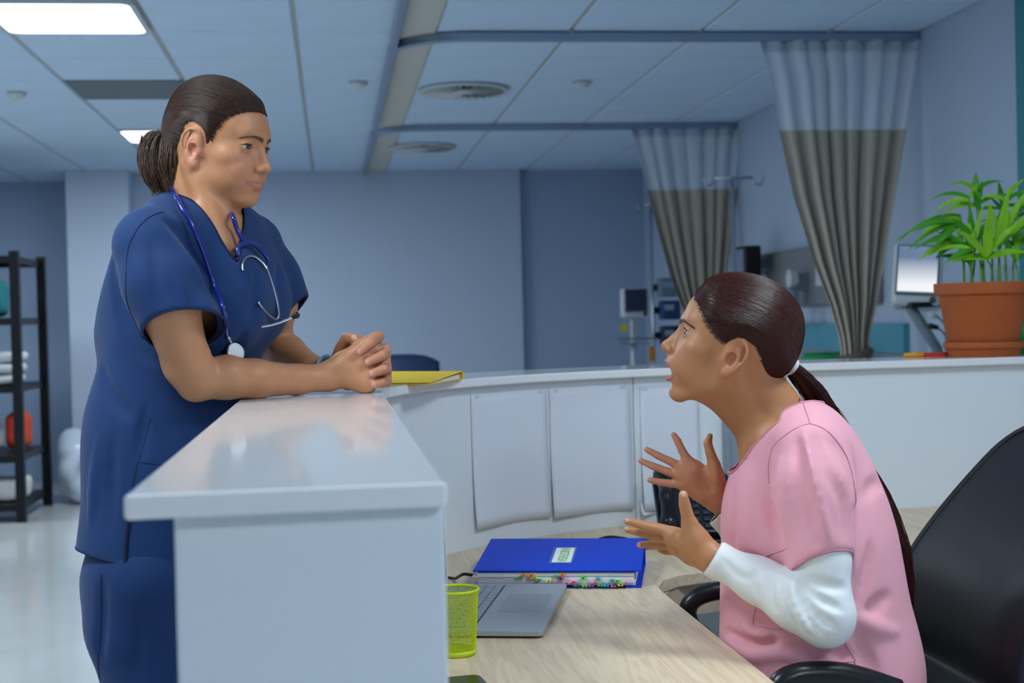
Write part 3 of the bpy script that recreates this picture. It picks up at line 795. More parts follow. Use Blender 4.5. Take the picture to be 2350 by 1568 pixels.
def cap_cut(vol_d, plane, tol=0.006, lip=0.0035):
    """opens the flat end of a sleeve: negative on the inside of the cap"""
    return lambda q: np.maximum(np.abs(plane(q))-tol, vol_d(q)+lip)
def trim(V, Q, fn, iters=3):
    """cut away fn < 0 and bring the edge onto fn = 0"""
    d = fn(V); keep = (d[Q] > 0).any(1); Q = Q[keep]
    neg = d < 0; used = np.zeros(len(V), bool); used[Q.ravel()] = True
    mv = np.where(neg & used)[0]
    if len(mv):
        p = V[mv]
        for _ in range(iters):
            e = 0.0015; G = np.stack([fn(p+np.eye(3)[i]*e)-fn(p-np.eye(3)[i]*e) for i in range(3)], 1)/(2*e)
            p = p-G*(fn(p)/((G*G).sum(1)+1e-9))[:, None]
        V = V.copy(); V[mv] = p
    idx = np.full(len(V), -1); idx[used] = np.arange(used.sum())
    return V[used], idx[Q]
def plane3(a, b, c, inside):
    """signed distance to the plane through three points, positive on the side of `inside`"""
    n = norm(np.cross(_al(b)-_al(a), _al(c)-_al(a))); s_ = np.sign((_al(inside)-_al(a))@n)
    return lambda Q: ((Q-_al(a))@n)*s_
def garment(name, V, Q, m, parent, thick=0.0028, colors=None, sm=3):
    o = qmesh(name, V, Q, m, parent, colors, sm=sm)
    md = o.modifiers.new('thickness', 'SOLIDIFY'); md.thickness = thick; md.offset = -1; md.use_rim = True
    return o
def ribbon(vol, pts, width, off, px=True):
    """thin band lying on a surface, following points given in pixels or in space"""
    p = hits(vol, pts) if px else np.asarray(pts, float)
    p = vol.project(catmull(p, 8), off); n = vol.grad(p); t_ = np.gradient(p, axis=0); t_ /= np.linalg.norm(t_, axis=1)[:, None]
    s_ = np.cross(n, t_); V = np.concatenate([vol.project(p-s_*width/2, off), vol.project(p+s_*width/2, off)]); k = len(p)
    return V, [(i, i+1, k+i+1, k+i) for i in range(k-1)]
def finger(vol, pts, rs, k=0.004): vol.chain(pts, rs, k, 0.0015)

def hair_cap(M, poly, thick, edge=24.0, extra=(), **kw):
    """scalp grown outward, thin at the hairline and full behind it"""
    v = skull_only(M, 0.0, **kw); v.M = M
    for c, r in extra: v.ell(c, r, 25)
    def grow(q):
        t = np.clip(-polydist(q[:, 1], q[:, 2], poly)/edge, 0, 1); return -(1.0+thick*t*t*(3-2*t)*np.ones(len(q)))
    v.fn(grow, (-120, -160, -120), (120, 130, 190), 0, op='o'); v.M = np.eye(4); return v
def comb(M, starts, tie, cap, n, center=(0, -8, 42), spread=6.0, off=0.0006, gg=None, tilt=0.25, poly=None):
    """hair paths combed over the head from each start to the tie, kept on the surface of the cap"""
    c = np.array(center, float); a = starts-c; ra = _nm(a); a = a/ra[:, None]
    e = np.asarray(tie)+gg.normal(0, spread, (len(starts), 3))-c; re = _nm(e); e = e/re[:, None]
    sx = np.where(starts[:, 0] >= 0, 1.0, -1.0)
    mid = a+e; mid = mid/(_nm(mid)[:, None]+1e-9)+np.stack([sx, 0*sx, 0*sx+0.5], 1)*tilt
    way = np.stack([sx*66, 0*sx-12, 0*sx+58], 1)-c; way = way/_nm(way)[:, None]*1.5     # over the top of the ear
    low = np.clip((58-starts[:, 2])/22, 0, 1)*np.clip((starts[:, 1]+22)/15, 0, 1); low = low[:, None]
    wp = mid*(1-low)+way*low; out = []
    for t in np.linspace(-0.035, 1, n):
        d = (1-t)**2*a+2*t*(1-t)*wp+t*t*e; d = d/_nm(d)[:, None]
        out.append(c+d*(ra*(1-t)+re*t+10*math.sin(math.pi*max(0, t)))[:, None])
    p = np.stack(out, 1); W = cap.project(to_world(M, p.reshape(-1, 3)), off, 5)
    if poly is not None:                          # hair passes above and behind the ear, never across it
        q = to_local(M, W); bad = ((polydist(q[:, 1], q[:, 2], poly) > 1.5) & (np.abs(q[:, 0]) > 35)).reshape(len(starts), n)[:, 2:].any(1); return W.reshape(len(starts), n, 3)[~bad]
    return W.reshape(len(starts), n, 3)
def img_to_head(M, px, py, x):
    """head-frame (y, z) where the line of sight meets the plane at lateral offset x of the head"""
    n = norm(M[:3, 0]); o = M[:3, 3]+M[:3, 0]*x; r = ray(px, py); t = ((o-CAM)@n)/(r@n)
    if abs(r@n) < 0.15: return None
    q = to_local(M, (CAM+r*t)[None])[0]; return (q[1], q[2])
# ================================================================ standing nurse in navy scrubs
SC1 = 1.135
n1 = thing('person', 'standing nurse in navy scrubs leaning on the counter with clasped hands', 'person', (-0.42, 2.85, 0))
a1 = math.radians(-27)
M1 = head_matrix(P(497, 351, 2.87), (math.cos(a1), math.sin(a1)), math.radians(-11), SC1)
B1 = Vol()
J1 = head_volume(B1, M1, smile=0.55, lid=0.62, cranium=0.96, lips=0.7, lipy=-1.5, wide=6.0)
L1 = lambda *p: to_world(M1, [p])[0]
# neck
B1.cone(L1(0, -22, -10), P(447, 560, 2.875), 0.050*1.08, 0.060, 0.03)
B1.cone(L1(0, 8, -60), P(490, 575, 2.84), 0.040, 0.046, 0.03)
B1.cone(L1(50, -18, -28), P(505, 560, 2.80), 0.016, 0.014, 0.02)
# upper trunk
nS, fS = P(338, 560, 2.70), P(590, 560, 3.02)
B1.cone(nS, fS, 0.042, 0.040, 0.05)
B1.cone(P(400, 545, 2.77), P(540, 545, 2.95), 0.040, 0.040, 0.06)
B1.cone(P(470, 625, 2.90), P(462, 680, 2.91), 0.10, 0.10, 0.05)
# near arm
B1.chain([nS+(0,0,-0.02), P(388, 705, 2.70), P(430, 835, 2.735)], [0.042, 0.055, 0.044], 0.03, 0.02)
B1.chain([P(430, 835, 2.735), P(452, 873, 2.75), P(520, 866, 2.785), P(585, 870, 2.83), P(680, 871, 2.905), P(752, 866, 2.94)], [0.044, 0.038, 0.042, 0.0385, 0.030, 0.0275], 0.02, 0.012)
B1.ell(P(446, 893, 2.75), (0.018, 0.018, 0.016), 0.02)
# far arm
B1.chain([fS+(0,0,-0.02), P(628, 700, 3.10), P(625, 806, 3.17)], [0.038, 0.048, 0.038], 0.03, 0.02)
B1.chain([P(625, 806, 3.17), P(660, 812, 3.12), P(715, 848, 3.04), P(768, 858, 3.01)], [0.038, 0.040, 0.030, 0.026], 0.02, 0.012)
# near hand: palm seen from its back, fingers going away round the other hand
H = lambda x, y, d: P(x, y, d)
B1.chain([H(752, 866, 2.94), H(790, 858, 2.945), H(840, 877, 2.935)], [0.0265, 0.028, 0.0255], 0.012, 0.01)
B1.chain([H(752, 862, 2.945), H(790, 838, 2.945), H(838, 800, 2.95)], [0.025, 0.027, 0.022], 0.014, 0.01)
B1.chain([H(790, 848, 2.945), H(845, 838, 2.945)], [0.027, 0.024], 0.012, 0.01)
RK = [((838, 786), (862, 772), (868, 790)), ((850, 806), (884, 800), (880, 822)), ((855, 836), (893, 829), (884, 850)), ((852, 864), (889, 861), (880, 880))]
for b_, m_, t_ in RK:
    finger(B1, [H(*b_, 2.945), H(*m_, 2.965), H(*m_, 3.0), H(*t_, 3.02)], [0.0115, 0.0105, 0.0095, 0.008], 0.004)
B1.chain([H(770, 845, 2.97), H(798, 800, 3.0), H(822, 778, 2.99)], [0.016, 0.013, 0.010], 0.006, 0.003)       # near thumb, tucked behind
# far hand: palm behind, fingers coming round the front with the tips on the near hand
B1.chain([H(768, 858, 3.01), H(800, 845, 3.01), H(850, 830, 3.025)], [0.026, 0.030, 0.028], 0.012, 0.01)
B1.chain([H(790, 830, 3.01), H(845, 795, 3.02)], [0.026, 0.022], 0.012, 0.01)
B1.chain([H(800, 870, 3.01), H(850, 868, 3.02)], [0.024, 0.020], 0.012, 0.01)
LF = [[(862, 776, 3.02), (870, 772, 2.975), (850, 787, 2.925), (826, 806, 2.912)],
      [(876, 800, 3.03), (892, 806, 2.975), (876, 817, 2.925), (845, 831, 2.914)],
      [(880, 836, 3.03), (896, 845, 2.97), (880, 848, 2.92), (855, 857, 2.914)],
      [(874, 868, 3.02), (887, 876, 2.965), (876, 879, 2.925), (861, 882, 2.918)]]
for q in LF: finger(B1, [H(*p) for p in q], [0.0108, 0.0112, 0.0105, 0.0090], 0.0035)
finger(B1, [H(772, 835, 3.0), H(783, 800, 2.99), H(797, 777, 2.975), H(812, 777, 2.95)], [0.017, 0.0135, 0.0135, 0.0105], 0.006)   # far thumb over the top
nails1 = [(H(820, 809, 2.903), 0.0075), (H(840, 833, 2.905), 0.0075), (H(849, 858, 2.905), 0.0075), (H(857, 884, 2.909), 0.0062), (H(813, 773, 2.940), 0.0075)]
lo1 = np.array([-0.80, 2.40, 0.95]); hi1 = np.array([0.10, 3.35, 1.90])
SK1 = (190, 131, 92)
def skin_of(V, M, J, base, lip, blush, nails, lipw=0.8, wide=0.0, lw=1.0):
    c = face_colors(V, M, base, lip, blush, J, lipw, wide, lw)
    q = to_local(M, V)
    a = np.clip((-130-q[:, 2])/60, 0, 1)[:, None]*0
    for p, r in nails:
        d = np.linalg.norm(V-p, axis=1); t_ = np.clip((r-d)/0.0015, 0, 1)[:, None]*0.75; c = c*(1-t_)+np.array(lin((226, 170, 156)))*t_
    return c
M_skin = mat('skin', (200, 150, 120), 0.46, attr='col', bump=0.05, bscale=900, var=0.035, vscale=60)
V, Q = iso(B1, lo1, hi1, 0.0024)
Vh, Qh = V, Q
# knuckles and nails read as colour on the skin itself
red = np.zeros(len(V))
for q in LF+[[(b[0], b[1], 2.95), (m_[0], m_[1], 2.965)] for b, m_, t_ in RK]:
    for p in q[1:]: red = np.maximum(red, np.exp(-(np.linalg.norm(V-H(*p), axis=1)/0.016)**2))
cc = skin_of(V, M1, J1, SK1, (176, 104, 96), (214, 138, 116), nails1, 0.8, 6.0, 0.85)
cc = cc*(1-0.5*red[:, None])+0.5*red[:, None]*np.array(lin((212, 138, 118)))
body1 = qmesh('body', V, Q, M_skin, n1, cc, sm=2)
for s_ in (1, -1):
    e_ = make_eye(n1, M1, s_, (0.05 if s_ > 0 else -0.12, 1, -0.22), (78, 62, 44))
# eyebrows
M_hair1 = mat('dark_brown_hair', (58, 38, 28), 0.48, var=0.25, vscale=120, spec=0.3)
for s_ in (1, -1):
    g = brow_strands(M1, s_, B1, [(10, 95, 33), (20, 93, 35), (33, 86, 36), (49, 73, 30.5)], 190, 0.00034, 7.5, 11+s_)
    qmesh('eyebrow', g[0], g[1], mat('brow_hair', (112, 82, 62), 0.65), n1, sm=0)
# eyelashes: a fine dark rim on the upper lid
for s_ in (1, -1):
    c = np.array([31.0*s_, 69.5, 18.5]); rim = [c+np.array([x*s_, 14.2*math.sqrt(max(0.0, 1-(x/15.5)**2)), 5.2*0.62*max(0, 1-(x/14)**2)**0.75+0.3]) for x in np.linspace(-11.5, 12.5, 12)]
    g = tube(to_world(M1, rim), [0.0005]+[0.0010]*10+[0.0006], 6); qmesh('eyelashes', np.array(g[0]), np.array([f for f in g[1] if len(f) == 4]), mat('lash_dark', (24, 18, 16), 0.6), n1, sm=0)
# ---------------------------------------------------------------- hair
HP1 = [(92, 96), (80, 86), (66, 78), (52, 66), (41, 50), (31, 32), (22, 12), (14, 8), (12, 22), (9, 42), (-12, 47), (-31, 38), (-40, 8), (-37, -24), (-42, -50), (-60, -70), (-130, -70), (-140, 60), (-110, 150), (20, 165), (92, 130)]
EX1 = (((0, -22, 80), (52, 54, 41)), ((0, -74, 20), (32, 20, 36)))
HV1 = hair_cap(M1, HP1, 6.5, extra=EX1, cranium=0.96); HV1.M = M1
HV1.fn(lambda q: polydist(q[:, 1]-0.06*np.abs(q[:, 0])*(q[:, 2] > 40)*0, q[:, 2], HP1), (-90, -140, -70), (90, 100, 170), 4, op='&'); HV1.M = np.eye(4)
hair1 = None
V, Q = iso(HV1, M1[:3, 3]-0.2, M1[:3, 3]+0.22, 0.003)
hair1 = qmesh('hair', V, Q, M_hair1, n1, sm=3)
g = np.random.default_rng(21); S = []
tie = np.array([0, -98, 34.0])
HL = to_local(M1, V); sk = hair_cap(M1, HP1, 6.5, extra=EX1, cranium=0.96)
HL = HL[(HL[:, 1] > -90) & (np.abs(sk.ev(V)) < 0.002)]
front = HL[polydist(HL[:, 1], HL[:, 2], HP1) > -9]
pick = np.where(g.uniform(size=2800)[:, None] < 0.6, front[g.integers(len(front), size=2800)], HL[g.integers(len(HL), size=2800)])
W = comb(M1, pick, tie, sk, 14, gg=g, poly=HP1)
gq = strands(W, 0.0007, 0.0008); o = qmesh('hair_strands', gq[0], gq[1], M_hair1, hair1, sm=0); tag(o, kind='stuff')
# ponytail: a loose tail falling to the collar
pt = np.array([P(402, 305, 2.90), P(372, 306, 2.90), P(357, 340, 2.90), P(358, 395, 2.89), P(366, 432, 2.885)])
PV = Vol(); PV.chain(catmull(pt, 4), np.interp(np.linspace(0, 1, 17), [0, 0.25, 0.6, 1], [0.020, 0.028, 0.030, 0.016]), 0.01, 0.01)
PV.chain([P(405, 330, 2.88), P(392, 390, 2.87), P(398, 430, 2.87)], [0.026, 0.030, 0.016], 0.02, 0.01)
V, Q = iso(PV, (-0.9, 2.7, 1.3), (-0.4, 3.1, 1.8), 0.004); tail = qmesh('ponytail', V, Q, M_hair1, hair1, sm=3)
S = []
for i in range(900):
    far_ = g.uniform(0, 1); an = g.uniform(0, 2*math.pi); rr = math.sqrt(g.uniform(0.35, 1))
    if far_ < 0.72:
        c = catmull(pt, 4); R_ = np.interp(np.linspace(0, 1, len(c)), [0, 0.25, 0.6, 0.85, 1], [0.018, 0.029, 0.036, 0.028, 0.014])
    else:
        c = catmull([P(402, 305, 2.88), P(398, 350, 2.87), P(398, 400, 2.87), P(404, 445, 2.868)], 5); c = np.array([c[int(k)] for k in np.linspace(0, len(c)-1, 17)]); R_ = np.interp(np.linspace(0, 1, 17), [0, 0.5, 1], [0.02, 0.030, 0.014])
    e1, e2 = CR, CU*0.2+CF
    w_ = g.normal(0, 0.2); ln = g.uniform(0.62, 1.25)
    tt = np.linspace(0, ln, 16); q = []
    for t in tt:
        k = min(t, 1.0)*(len(c)-1); j = min(int(k), len(c)-2); p = c[j]+(c[j+1]-c[j])*(k-j); r_ = np.interp(k, np.arange(len(R_)), R_)*rr
        if t > 1: p = p+(c[-1]-c[-3]+g.normal(0, 0.004, 3))*(t-1)*3.5
        a_ = an+w_*t*2; q.append(p+r_*(math.cos(a_)*e1+math.sin(a_)*e2))
    q = np.array(q); q += np.cumsum(g.normal(0, 0.0007, q.shape), 0); S.append(q)
gq = strands(S, 0.0010, 0.0005); tag(qmesh('tail_strands', gq[0], gq[1], mat('brown_hair_ends', (84, 60, 44), 0.45, var=0.3, vscale=90), hair1, sm=0), kind='stuff')
# ---------------------------------------------------------------- scrub top
M_navy = mat('navy_scrub_cloth', (8, 47, 96), 0.85, bump=0.25, bscale=700, var=0.06, vscale=9, sheen=0.08, stretch=(1, 1, 1))
T1 = Vol()
lat = norm(fS-nS); fwd1 = norm(np.cross(lat, [0, 0, 1]))
T1.cone(P(352, 548, 2.725), P(570, 556, 3.0), 0.060, 0.060, 0.03)
T1.cone(P(405, 512, 2.80), P(525, 522, 2.94), 0.048, 0.044, 0.05)
T1.cone(P(408, 492, 2.90), P(470, 505, 2.97), 0.050, 0.045, 0.04)
T1.cone(P(398, 508, 2.83), P(338, 562, 2.72), 0.046, 0.052, 0.04)
T1.cone(P(452, 640, 2.90), P(428, 760, 2.935), 0.165, 0.168, 0.05, u=fwd1, sq=1.22)
T1.cone(P(424, 760, 2.935), P(386, 1000, 2.93), 0.168, 0.168, 0.05, u=fwd1, sq=1.26)
T1.cone(P(386, 1000, 2.93), P(356, 1330, 2.91), 0.168, 0.176, 0.07, u=fwd1, sq=1.16)
T1.ell(P(525, 690, 2.84), (0.078, 0.07, 0.085), 0.06); T1.ell(P(585, 690, 2.95), (0.075, 0.07, 0.085), 0.06)
T1.cone(P(335, 600, 2.84), P(315, 760, 2.93), 0.060, 0.080, 0.05)
# sleeves, cut off flat at their openings
def sleeve(vol, pts, rs, pl, k):
    S_ = Vol(); S_.chain(pts, rs, 0, 0.03); it = S_.items[0]
    vol.fn(lambda q: np.maximum(it[1](q), -pl(q)), it[2], it[3], k)
    return it[1]
pa, pb, pc = P(362, 795, 2.72), P(508, 775, 2.75), P(420, 690, 2.60)
near_sl = plane3(pa, pb, pc, P(335, 545, 2.70))
fa, fb, fc = P(694, 690, 3.09), P(630, 768, 3.13), P(622, 750, 3.0)
far_sl = plane3(fa, fb, fc, P(597, 552, 3.03))
sl_n = sleeve(T1, [P(336, 575, 2.70), P(368, 650, 2.69), P(430, 770, 2.69)], [0.058, 0.068, 0.080], near_sl, 0.03)
sl_f = sleeve(T1, [P(590, 565, 3.03), P(618, 640, 3.06), P(658, 750, 3.09)], [0.052, 0.062, 0.076], far_sl, 0.03)
folds(T1, [('-', 0.016, 0.006, [(258, 590), (262, 660), (290, 730), (330, 790), (372, 840)]),
           ('-', 0.020, 0.008, [(268, 640), (275, 700), (300, 770), (345, 830)]),
           ('+', 0.014, 0.004, [(360, 520), (400, 560), (440, 610), (470, 660)]),
           ('-', 0.014, 0.005, [(375, 500), (420, 545), (452, 600)]),
           ('-', 0.012, 0.004, [(345, 560), (360, 640), (372, 700)]),
           ('+', 0.010, 0.003, [(395, 600), (415, 650), (430, 690)]),
           ('-', 0.018, 0.006, [(232, 840), (250, 900), (300, 960)]),
           ('-', 0.016, 0.005, [(560, 760), (545, 800), (540, 840)]),
           ('-', 0.014, 0.005, [(590, 620), (585, 690), (575, 740)]),
           ('-', 0.012, 0.004, [(640, 600), (640, 650), (650, 700)]),
           ('-', 0.012, 0.004, [(335, 940), (325, 1010), (318, 1060)]),
           ('+', 0.016, 0.004, [(230, 1000), (215, 1100), (205, 1200)]),
           ('-', 0.016, 0.004, [(262, 1000), (255, 1120), (250, 1230)])])
V, Q = iso(T1, (-0.86, 2.45, 0.68), (0.0, 3.40, 1.62), 0.0042)
V = relax(V, Q, 2)
nb_ = P(456, 475, 2.865)
# neck opening: a hole round the neck plus the V at the front
vb = P(544, 604, 2.70); vn, vf = P(404, 452, 2.80), P(527, 474, 2.93)
tipV = hit(T1, 544, 604)
def neck_cut(Qp):
    q = Qp-nb_; l = q@lat; f = q@fwd1; z = q[:, 2]
    hole = np.sqrt((l/0.090)**2+((f-0.005)/0.080)**2)*0.080-0.080
    hole = np.where(z > -0.13, hole, np.maximum(hole, (-0.13-z)))
    # V: half-width shrinks linearly from the shoulders down to the tip
    tq = tipV-nb_; lt, zt = tq@lat, tq[2]
    u_ = np.clip((z-zt)/(0.02-zt), 0, 1.4); cl = lt*(1-np.clip(u_, 0, 1)); hw = 0.082*u_
    v_ = (np.abs(l-cl)-hw)*0.8; v_ = np.maximum(v_, zt-z)
    v_ = np.where(f > 0.0, v_, 1.0)
    return np.minimum(hole, v_)
V, Q = trim(V, Q, neck_cut)
V, Q = trim(V, Q, cap_cut(sl_n, near_sl)); V, Q = trim(V, Q, cap_cut(sl_f, far_sl))
h1, h2, h3 = P(165, 1252, 2.87), P(400, 1316, 2.80), P(330, 1268, 3.05)
V, Q = trim(V, Q, plane3(h1, h2, h3, P(380, 900, 2.88)))
# side slit
top1 = garment('scrub_top', V, Q, M_navy, n1, sm=2)
# neckband, seams, stitched hems and side slit
def edge_loop_of(V, Q):
    from collections import Counter
    e = np.sort(np.concatenate([Q[:, [0, 1]], Q[:, [1, 2]], Q[:, [2, 3]], Q[:, [3, 0]]]), axis=1)
    u, c = np.unique(e, axis=0, return_counts=True); be = u[c == 1]; nxt = {}
    for a, b in be: nxt.setdefault(a, []).append(b); nxt.setdefault(b, []).append(a)
    loops = []; seen = set()
    for s0 in nxt:
        if s0 in seen: continue
        L = [s0]; seen.add(s0); cur = s0
        while True:
            n_ = [k for k in nxt[cur] if k not in seen]
            if not n_: break
            cur = n_[0]; seen.add(cur); L.append(cur)
        if len(L) > 20: loops.append(L)
    return loops
M_navy2 = mat('navy_seam', (10, 32, 70), 0.8)
def hem_cords(V, Q, m, parent, r=0.0016, name='hem'):
    for L in edge_loop_of(V, Q):
        p = V[L]
        for _ in range(10): p = 0.5*p+0.25*(np.roll(p, 1, 0)+np.roll(p, -1, 0))
        p = p[::2]; g_ = tube(p, r, 5, closed=True); qmesh(name, np.array(g_[0]), np.array(g_[1]), m, parent, sm=0)
hem_cords(V, Q, M_navy2, top1, 0.0022)
def seam(vol, pts, r, m, parent, name='seam', off=0.0):
    p = catmull(hits(vol, pts), 6); p = vol.project(p, off); g_ = tube(p, r, 5); qmesh(name, np.array(g_[0]), np.array([f for f in g_[1] if len(f) == 4]), m, parent, sm=0)
seam(T1, [(376, 486), (340, 500), (312, 530), (292, 580), (288, 650), (300, 720), (330, 780)], 0.0012, M_navy2, top1)
seam(T1, [(345, 960), (330, 1020), (318, 1060)], 0.0012, M_navy2, top1)
seam(T1, [(316, 1060), (350, 1064), (400, 1068)], 0.0012, M_navy2, top1)
seam(T1, [(316, 1060), (306, 1105), (302, 1140)], 0.0012, M_navy2, top1)
seam(T1, [(297, 1185), (290, 1240), (288, 1296)], 0.0045, mat('navy_slit', (8, 22, 52), 0.9), top1, 'side_slit')
# ---------------------------------------------------------------- trousers and shoes
TR = Vol()
hipN, hipF = P(330, 1330, 2.84), P(370, 1325, 3.0)
TR.cone(hipN, hipF, 0.105, 0.105, 0.03)
kn, kf = np.array([hipN[0]+0.02, hipN[1]+0.0, 0.46]), np.array([hipF[0]+0.0, hipF[1]+0.02, 0.46])
TR.chain([hipN, P(310, 1440, 2.84), kn, np.array([kn[0]-0.01, kn[1], 0.06])], [0.104, 0.094, 0.082, 0.075], 0.03, 0.02)
TR.chain([hipF, P(365, 1440, 3.0), kf, np.array([kf[0]-0.01, kf[1], 0.06])], [0.112, 0.100, 0.082, 0.075], 0.02, 0.02)
TR.cone(P(370, 1180, 2.92), P(350, 1330, 2.92), 0.12, 0.14, 0.05)
folds(TR, [('-', 0.018, 0.005, [(238, 1330), (235, 1420), (232, 1520)]), ('-', 0.014, 0.004, [(330, 1380), (320, 1460), (318, 1550)])])
V, Q = iso(TR, (-0.75, 2.55, 0.03), (-0.1, 3.25, 1.0), 0.006)
V, Q = trim(V, Q, lambda q: 0.97-q[:, 2]); V, Q = trim(V, Q, lambda q: q[:, 2]-0.045)
pants = garment('trousers', V, Q, M_navy, n1, sm=2)
seam(TR, [(233, 1318), (232, 1400), (229, 1480), (228, 1560)], 0.0014, M_navy2, pants)
for c in (kn, kf):
    sv = Vol(); f3 = np.array([0.9, -0.43, 0])
    sv.chain([np.array([c[0], c[1], 0.045])-f3*0.05, np.array([c[0], c[1], 0.05])+f3*0.06, np.array([c[0], c[1], 0.035])+f3*0.16], [0.04, 0.042, 0.032], 0.01, 0.02)
    sv.fn(lambda q: -q[:, 2]+0.002, (-2, 0, -1), (2, 5, 1), 0.004, op='&')
    V, Q = iso(sv, np.array([c[0], c[1], 0])-0.25, np.array([c[0], c[1], 0.2])+0.25, 0.006); qmesh('shoe', V, Q, mat('white_shoe', (215, 215, 215), 0.5), n1)
# wristband on the far arm
wb = P(746, 836, 3.03); wa = norm(P(768, 858, 3.01)-P(715, 848, 3.04)); wu = norm(np.cross(wa, [0, 0, 1])); wv = np.cross(wa, wu); wc = P(746, 852, 3.022)
obj('wristband', tube([wc+0.032*(math.cos(a)*wu+math.sin(a)*wv) for a in np.linspace(0, 2*math.pi, 28, endpoint=False)], 0.0055, 8, closed=True, flat=0.5), mat('pale_blue_band', (130, 180, 205), 0.5), n1, smooth=True)
# ---------------------------------------------------------------- stethoscope
st = thing('stethoscope', 'navy stethoscope with steel earpieces hanging round the standing nurse\'s neck', 'stethoscope', tuple(P(450, 480, 2.80)))
M_tubing = mat('navy_tubing', (18, 34, 120), 0.22, coat=0.4)
SV = Vol(); SV.items = list(T1.items)+list(B1.items)
near_run = list(hits(SV, [(402, 452), (412, 478), (430, 508), (449, 548), (470, 600), (492, 660), (508, 715), (519, 768)], off=0.0055))
back_run = [P(520, 470, 2.965), P(490, 445, 2.995), P(445, 428, 2.99), P(408, 424, 2.94), P(394, 430, 2.86)]
far_run = list(hits(SV, [(528, 498), (538, 528), (550, 552), (560, 562)], off=0.007))
loop2 = list(hits(SV, [(541, 592), (540, 572), (556, 562), (580, 570), (600, 592), (606, 607)], off=0.010))
obj('tubing', tube(catmull(near_run[::-1]+back_run[::-1]+far_run, 8), 0.0048, 8), M_tubing, st, smooth=True)
obj('fork', tube(catmull(loop2, 8), [0.0046]*(len(catmull(loop2, 8))-8)+[0.004]*8, 8), M_tubing, st, smooth=True)
for pts in ([(557, 622), (554, 600), (566, 585), (586, 586), (603, 602), (612, 618)], [(610, 610), (622, 640), (636, 690), (643, 728), (636, 738), (618, 726), (602, 708), (593, 694)], [(599, 750), (620, 748), (642, 741), (662, 733), (672, 728)]):
    q = []
    for (x, y) in pts:
        h_ = hit(SV, x, y, off=0.008)
        q.append(h_ if np.linalg.norm(h_-CAM) < 3.05 else P(x, y, 2.80))
    q = np.array(q)
    if pts[0] == (599, 750): d0 = (np.array(q[0])-CAM)@CF; q = np.array([P(x, y, d0-0.012+0.0002*(x-599)) for x, y in pts])
    dd = np.array([(v-CAM)@CF for v in q]); dd = np.minimum(dd, np.median(dd)+0.02); q = np.array([P(x, y, v) for (x, y), v in zip(pts, dd)])
    for _ in range(1): q[1:-1] = 0.5*q[1:-1]+0.25*(q[:-2]+q[2:])
    obj('earpiece_tube', tube(catmull(q, 6), 0.0027, 8), M_steel, st, smooth=True)
    if pts[0] == (599, 750): tipp = q[-1]; tdir = norm(q[-1]-q[-2])
ev = Vol(); ev.cone(tipp, tipp+tdir*0.008, 0.004, 0.007, 0.002); V, Q = iso(ev, tipp-0.02, tipp+0.03, 0.0015); qmesh('ear_tip', V, Q, M_plastic_b, st)
# chest piece: stem, bell and white diaphragm
cp = hit(SV, 527, 800, off=0.014); nrm = norm(np.array([0.62, -0.74, 0.25])); xa = norm(np.cross([0, 0, 1.0], nrm)); ya = np.cross(nrm, xa)
Fm = frame(cp, xa, ya, nrm)
obj('chest_piece', xf(lathe([(0.0, -0.012), (0.008, -0.012), (0.010, -0.005), (0.019, -0.002), (0.0215, 0.001), (0.0215, 0.004), (0.018, 0.0055)], 32), Fm), M_steel, st, smooth=True)
obj('diaphragm', xf(join([disc_cap(0.0182, 0.0052, 32)]), Fm), mat('diaphragm_white', (215, 220, 222), 0.35), st)
obj('bell', xf(lathe([(0.0, -0.022), (0.011, -0.022), (0.013, -0.017), (0.007, -0.012)], 24), Fm), M_steel, st, smooth=True)
obj('stem', tube([hit(SV, 519, 766, off=0.0055), cp+ya*0.019-nrm*0.003], 0.0042, 8), M_steel, st, smooth=True)
# ================================================================ seated nurse in pink scrubs
SC2 = 1.06
n2 = thing('person', 'seated nurse in a pink scrub top gesturing with both hands open', 'person', (0.95, 2.5, 0))
a2 = math.radians(180-16.5)
f2 = np.array([math.cos(a2), math.sin(a2), 0.0])
M2 = head_matrix(P(1673, 818, 2.51), f2, math.radians(18.5), SC2)
B2 = Vol()
CR2 = dict(cranium=1.03, fore=8.0)
J2 = head_volume(B2, M2, jaw=0.19, lid=1.0, lips=1.1, **CR2)
L2 = lambda *p: to_world(M2, [p])[0]
B2.cone(L2(0, -28, -18), P(1795, 975, 2.535), 0.052, 0.056, 0.03)
B2.cone(L2(0, 2, -54), P(1756, 1000, 2.535), 0.033, 0.041, 0.03)
B2.cone(L2(-46, -18, -30), P(1738, 1010, 2.50), 0.012, 0.011, 0.02)
nS2, fS2 = P(1862, 1050, 2.395), P(1795, 1045, 2.69)
B2.cone(nS2, fS2, 0.040, 0.040, 0.05)
B2.cone(P(1806, 1035, 2.48), P(1785, 1035, 2.60), 0.050, 0.050, 0.05)
B2.cone(P(1812, 1090, 2.53), P(1820, 1150, 2.53), 0.082, 0.085, 0.05)
# arms inside the sleeves
B2.chain([nS2, P(1885, 1250, 2.35), P(1893, 1425, 2.315)], [0.040, 0.038, 0.033], 0.03, 0.02)
B2.chain([P(1893, 1425, 2.315), P(1800, 1370, 2.36), P(1700, 1315, 2.385), P(1632, 1279, 2.402)], [0.033, 0.034, 0.026, 0.0225], 0.02, 0.012)
B2.chain([fS2, P(1775, 1200, 2.76), P(1760, 1300, 2.78)], [0.040, 0.036, 0.030], 0.03, 0.02)
B2.chain([P(1760, 1300, 2.78), P(1700, 1220, 2.70), P(1648, 1143, 2.635)], [0.030, 0.028, 0.0215], 0.02, 0.012)
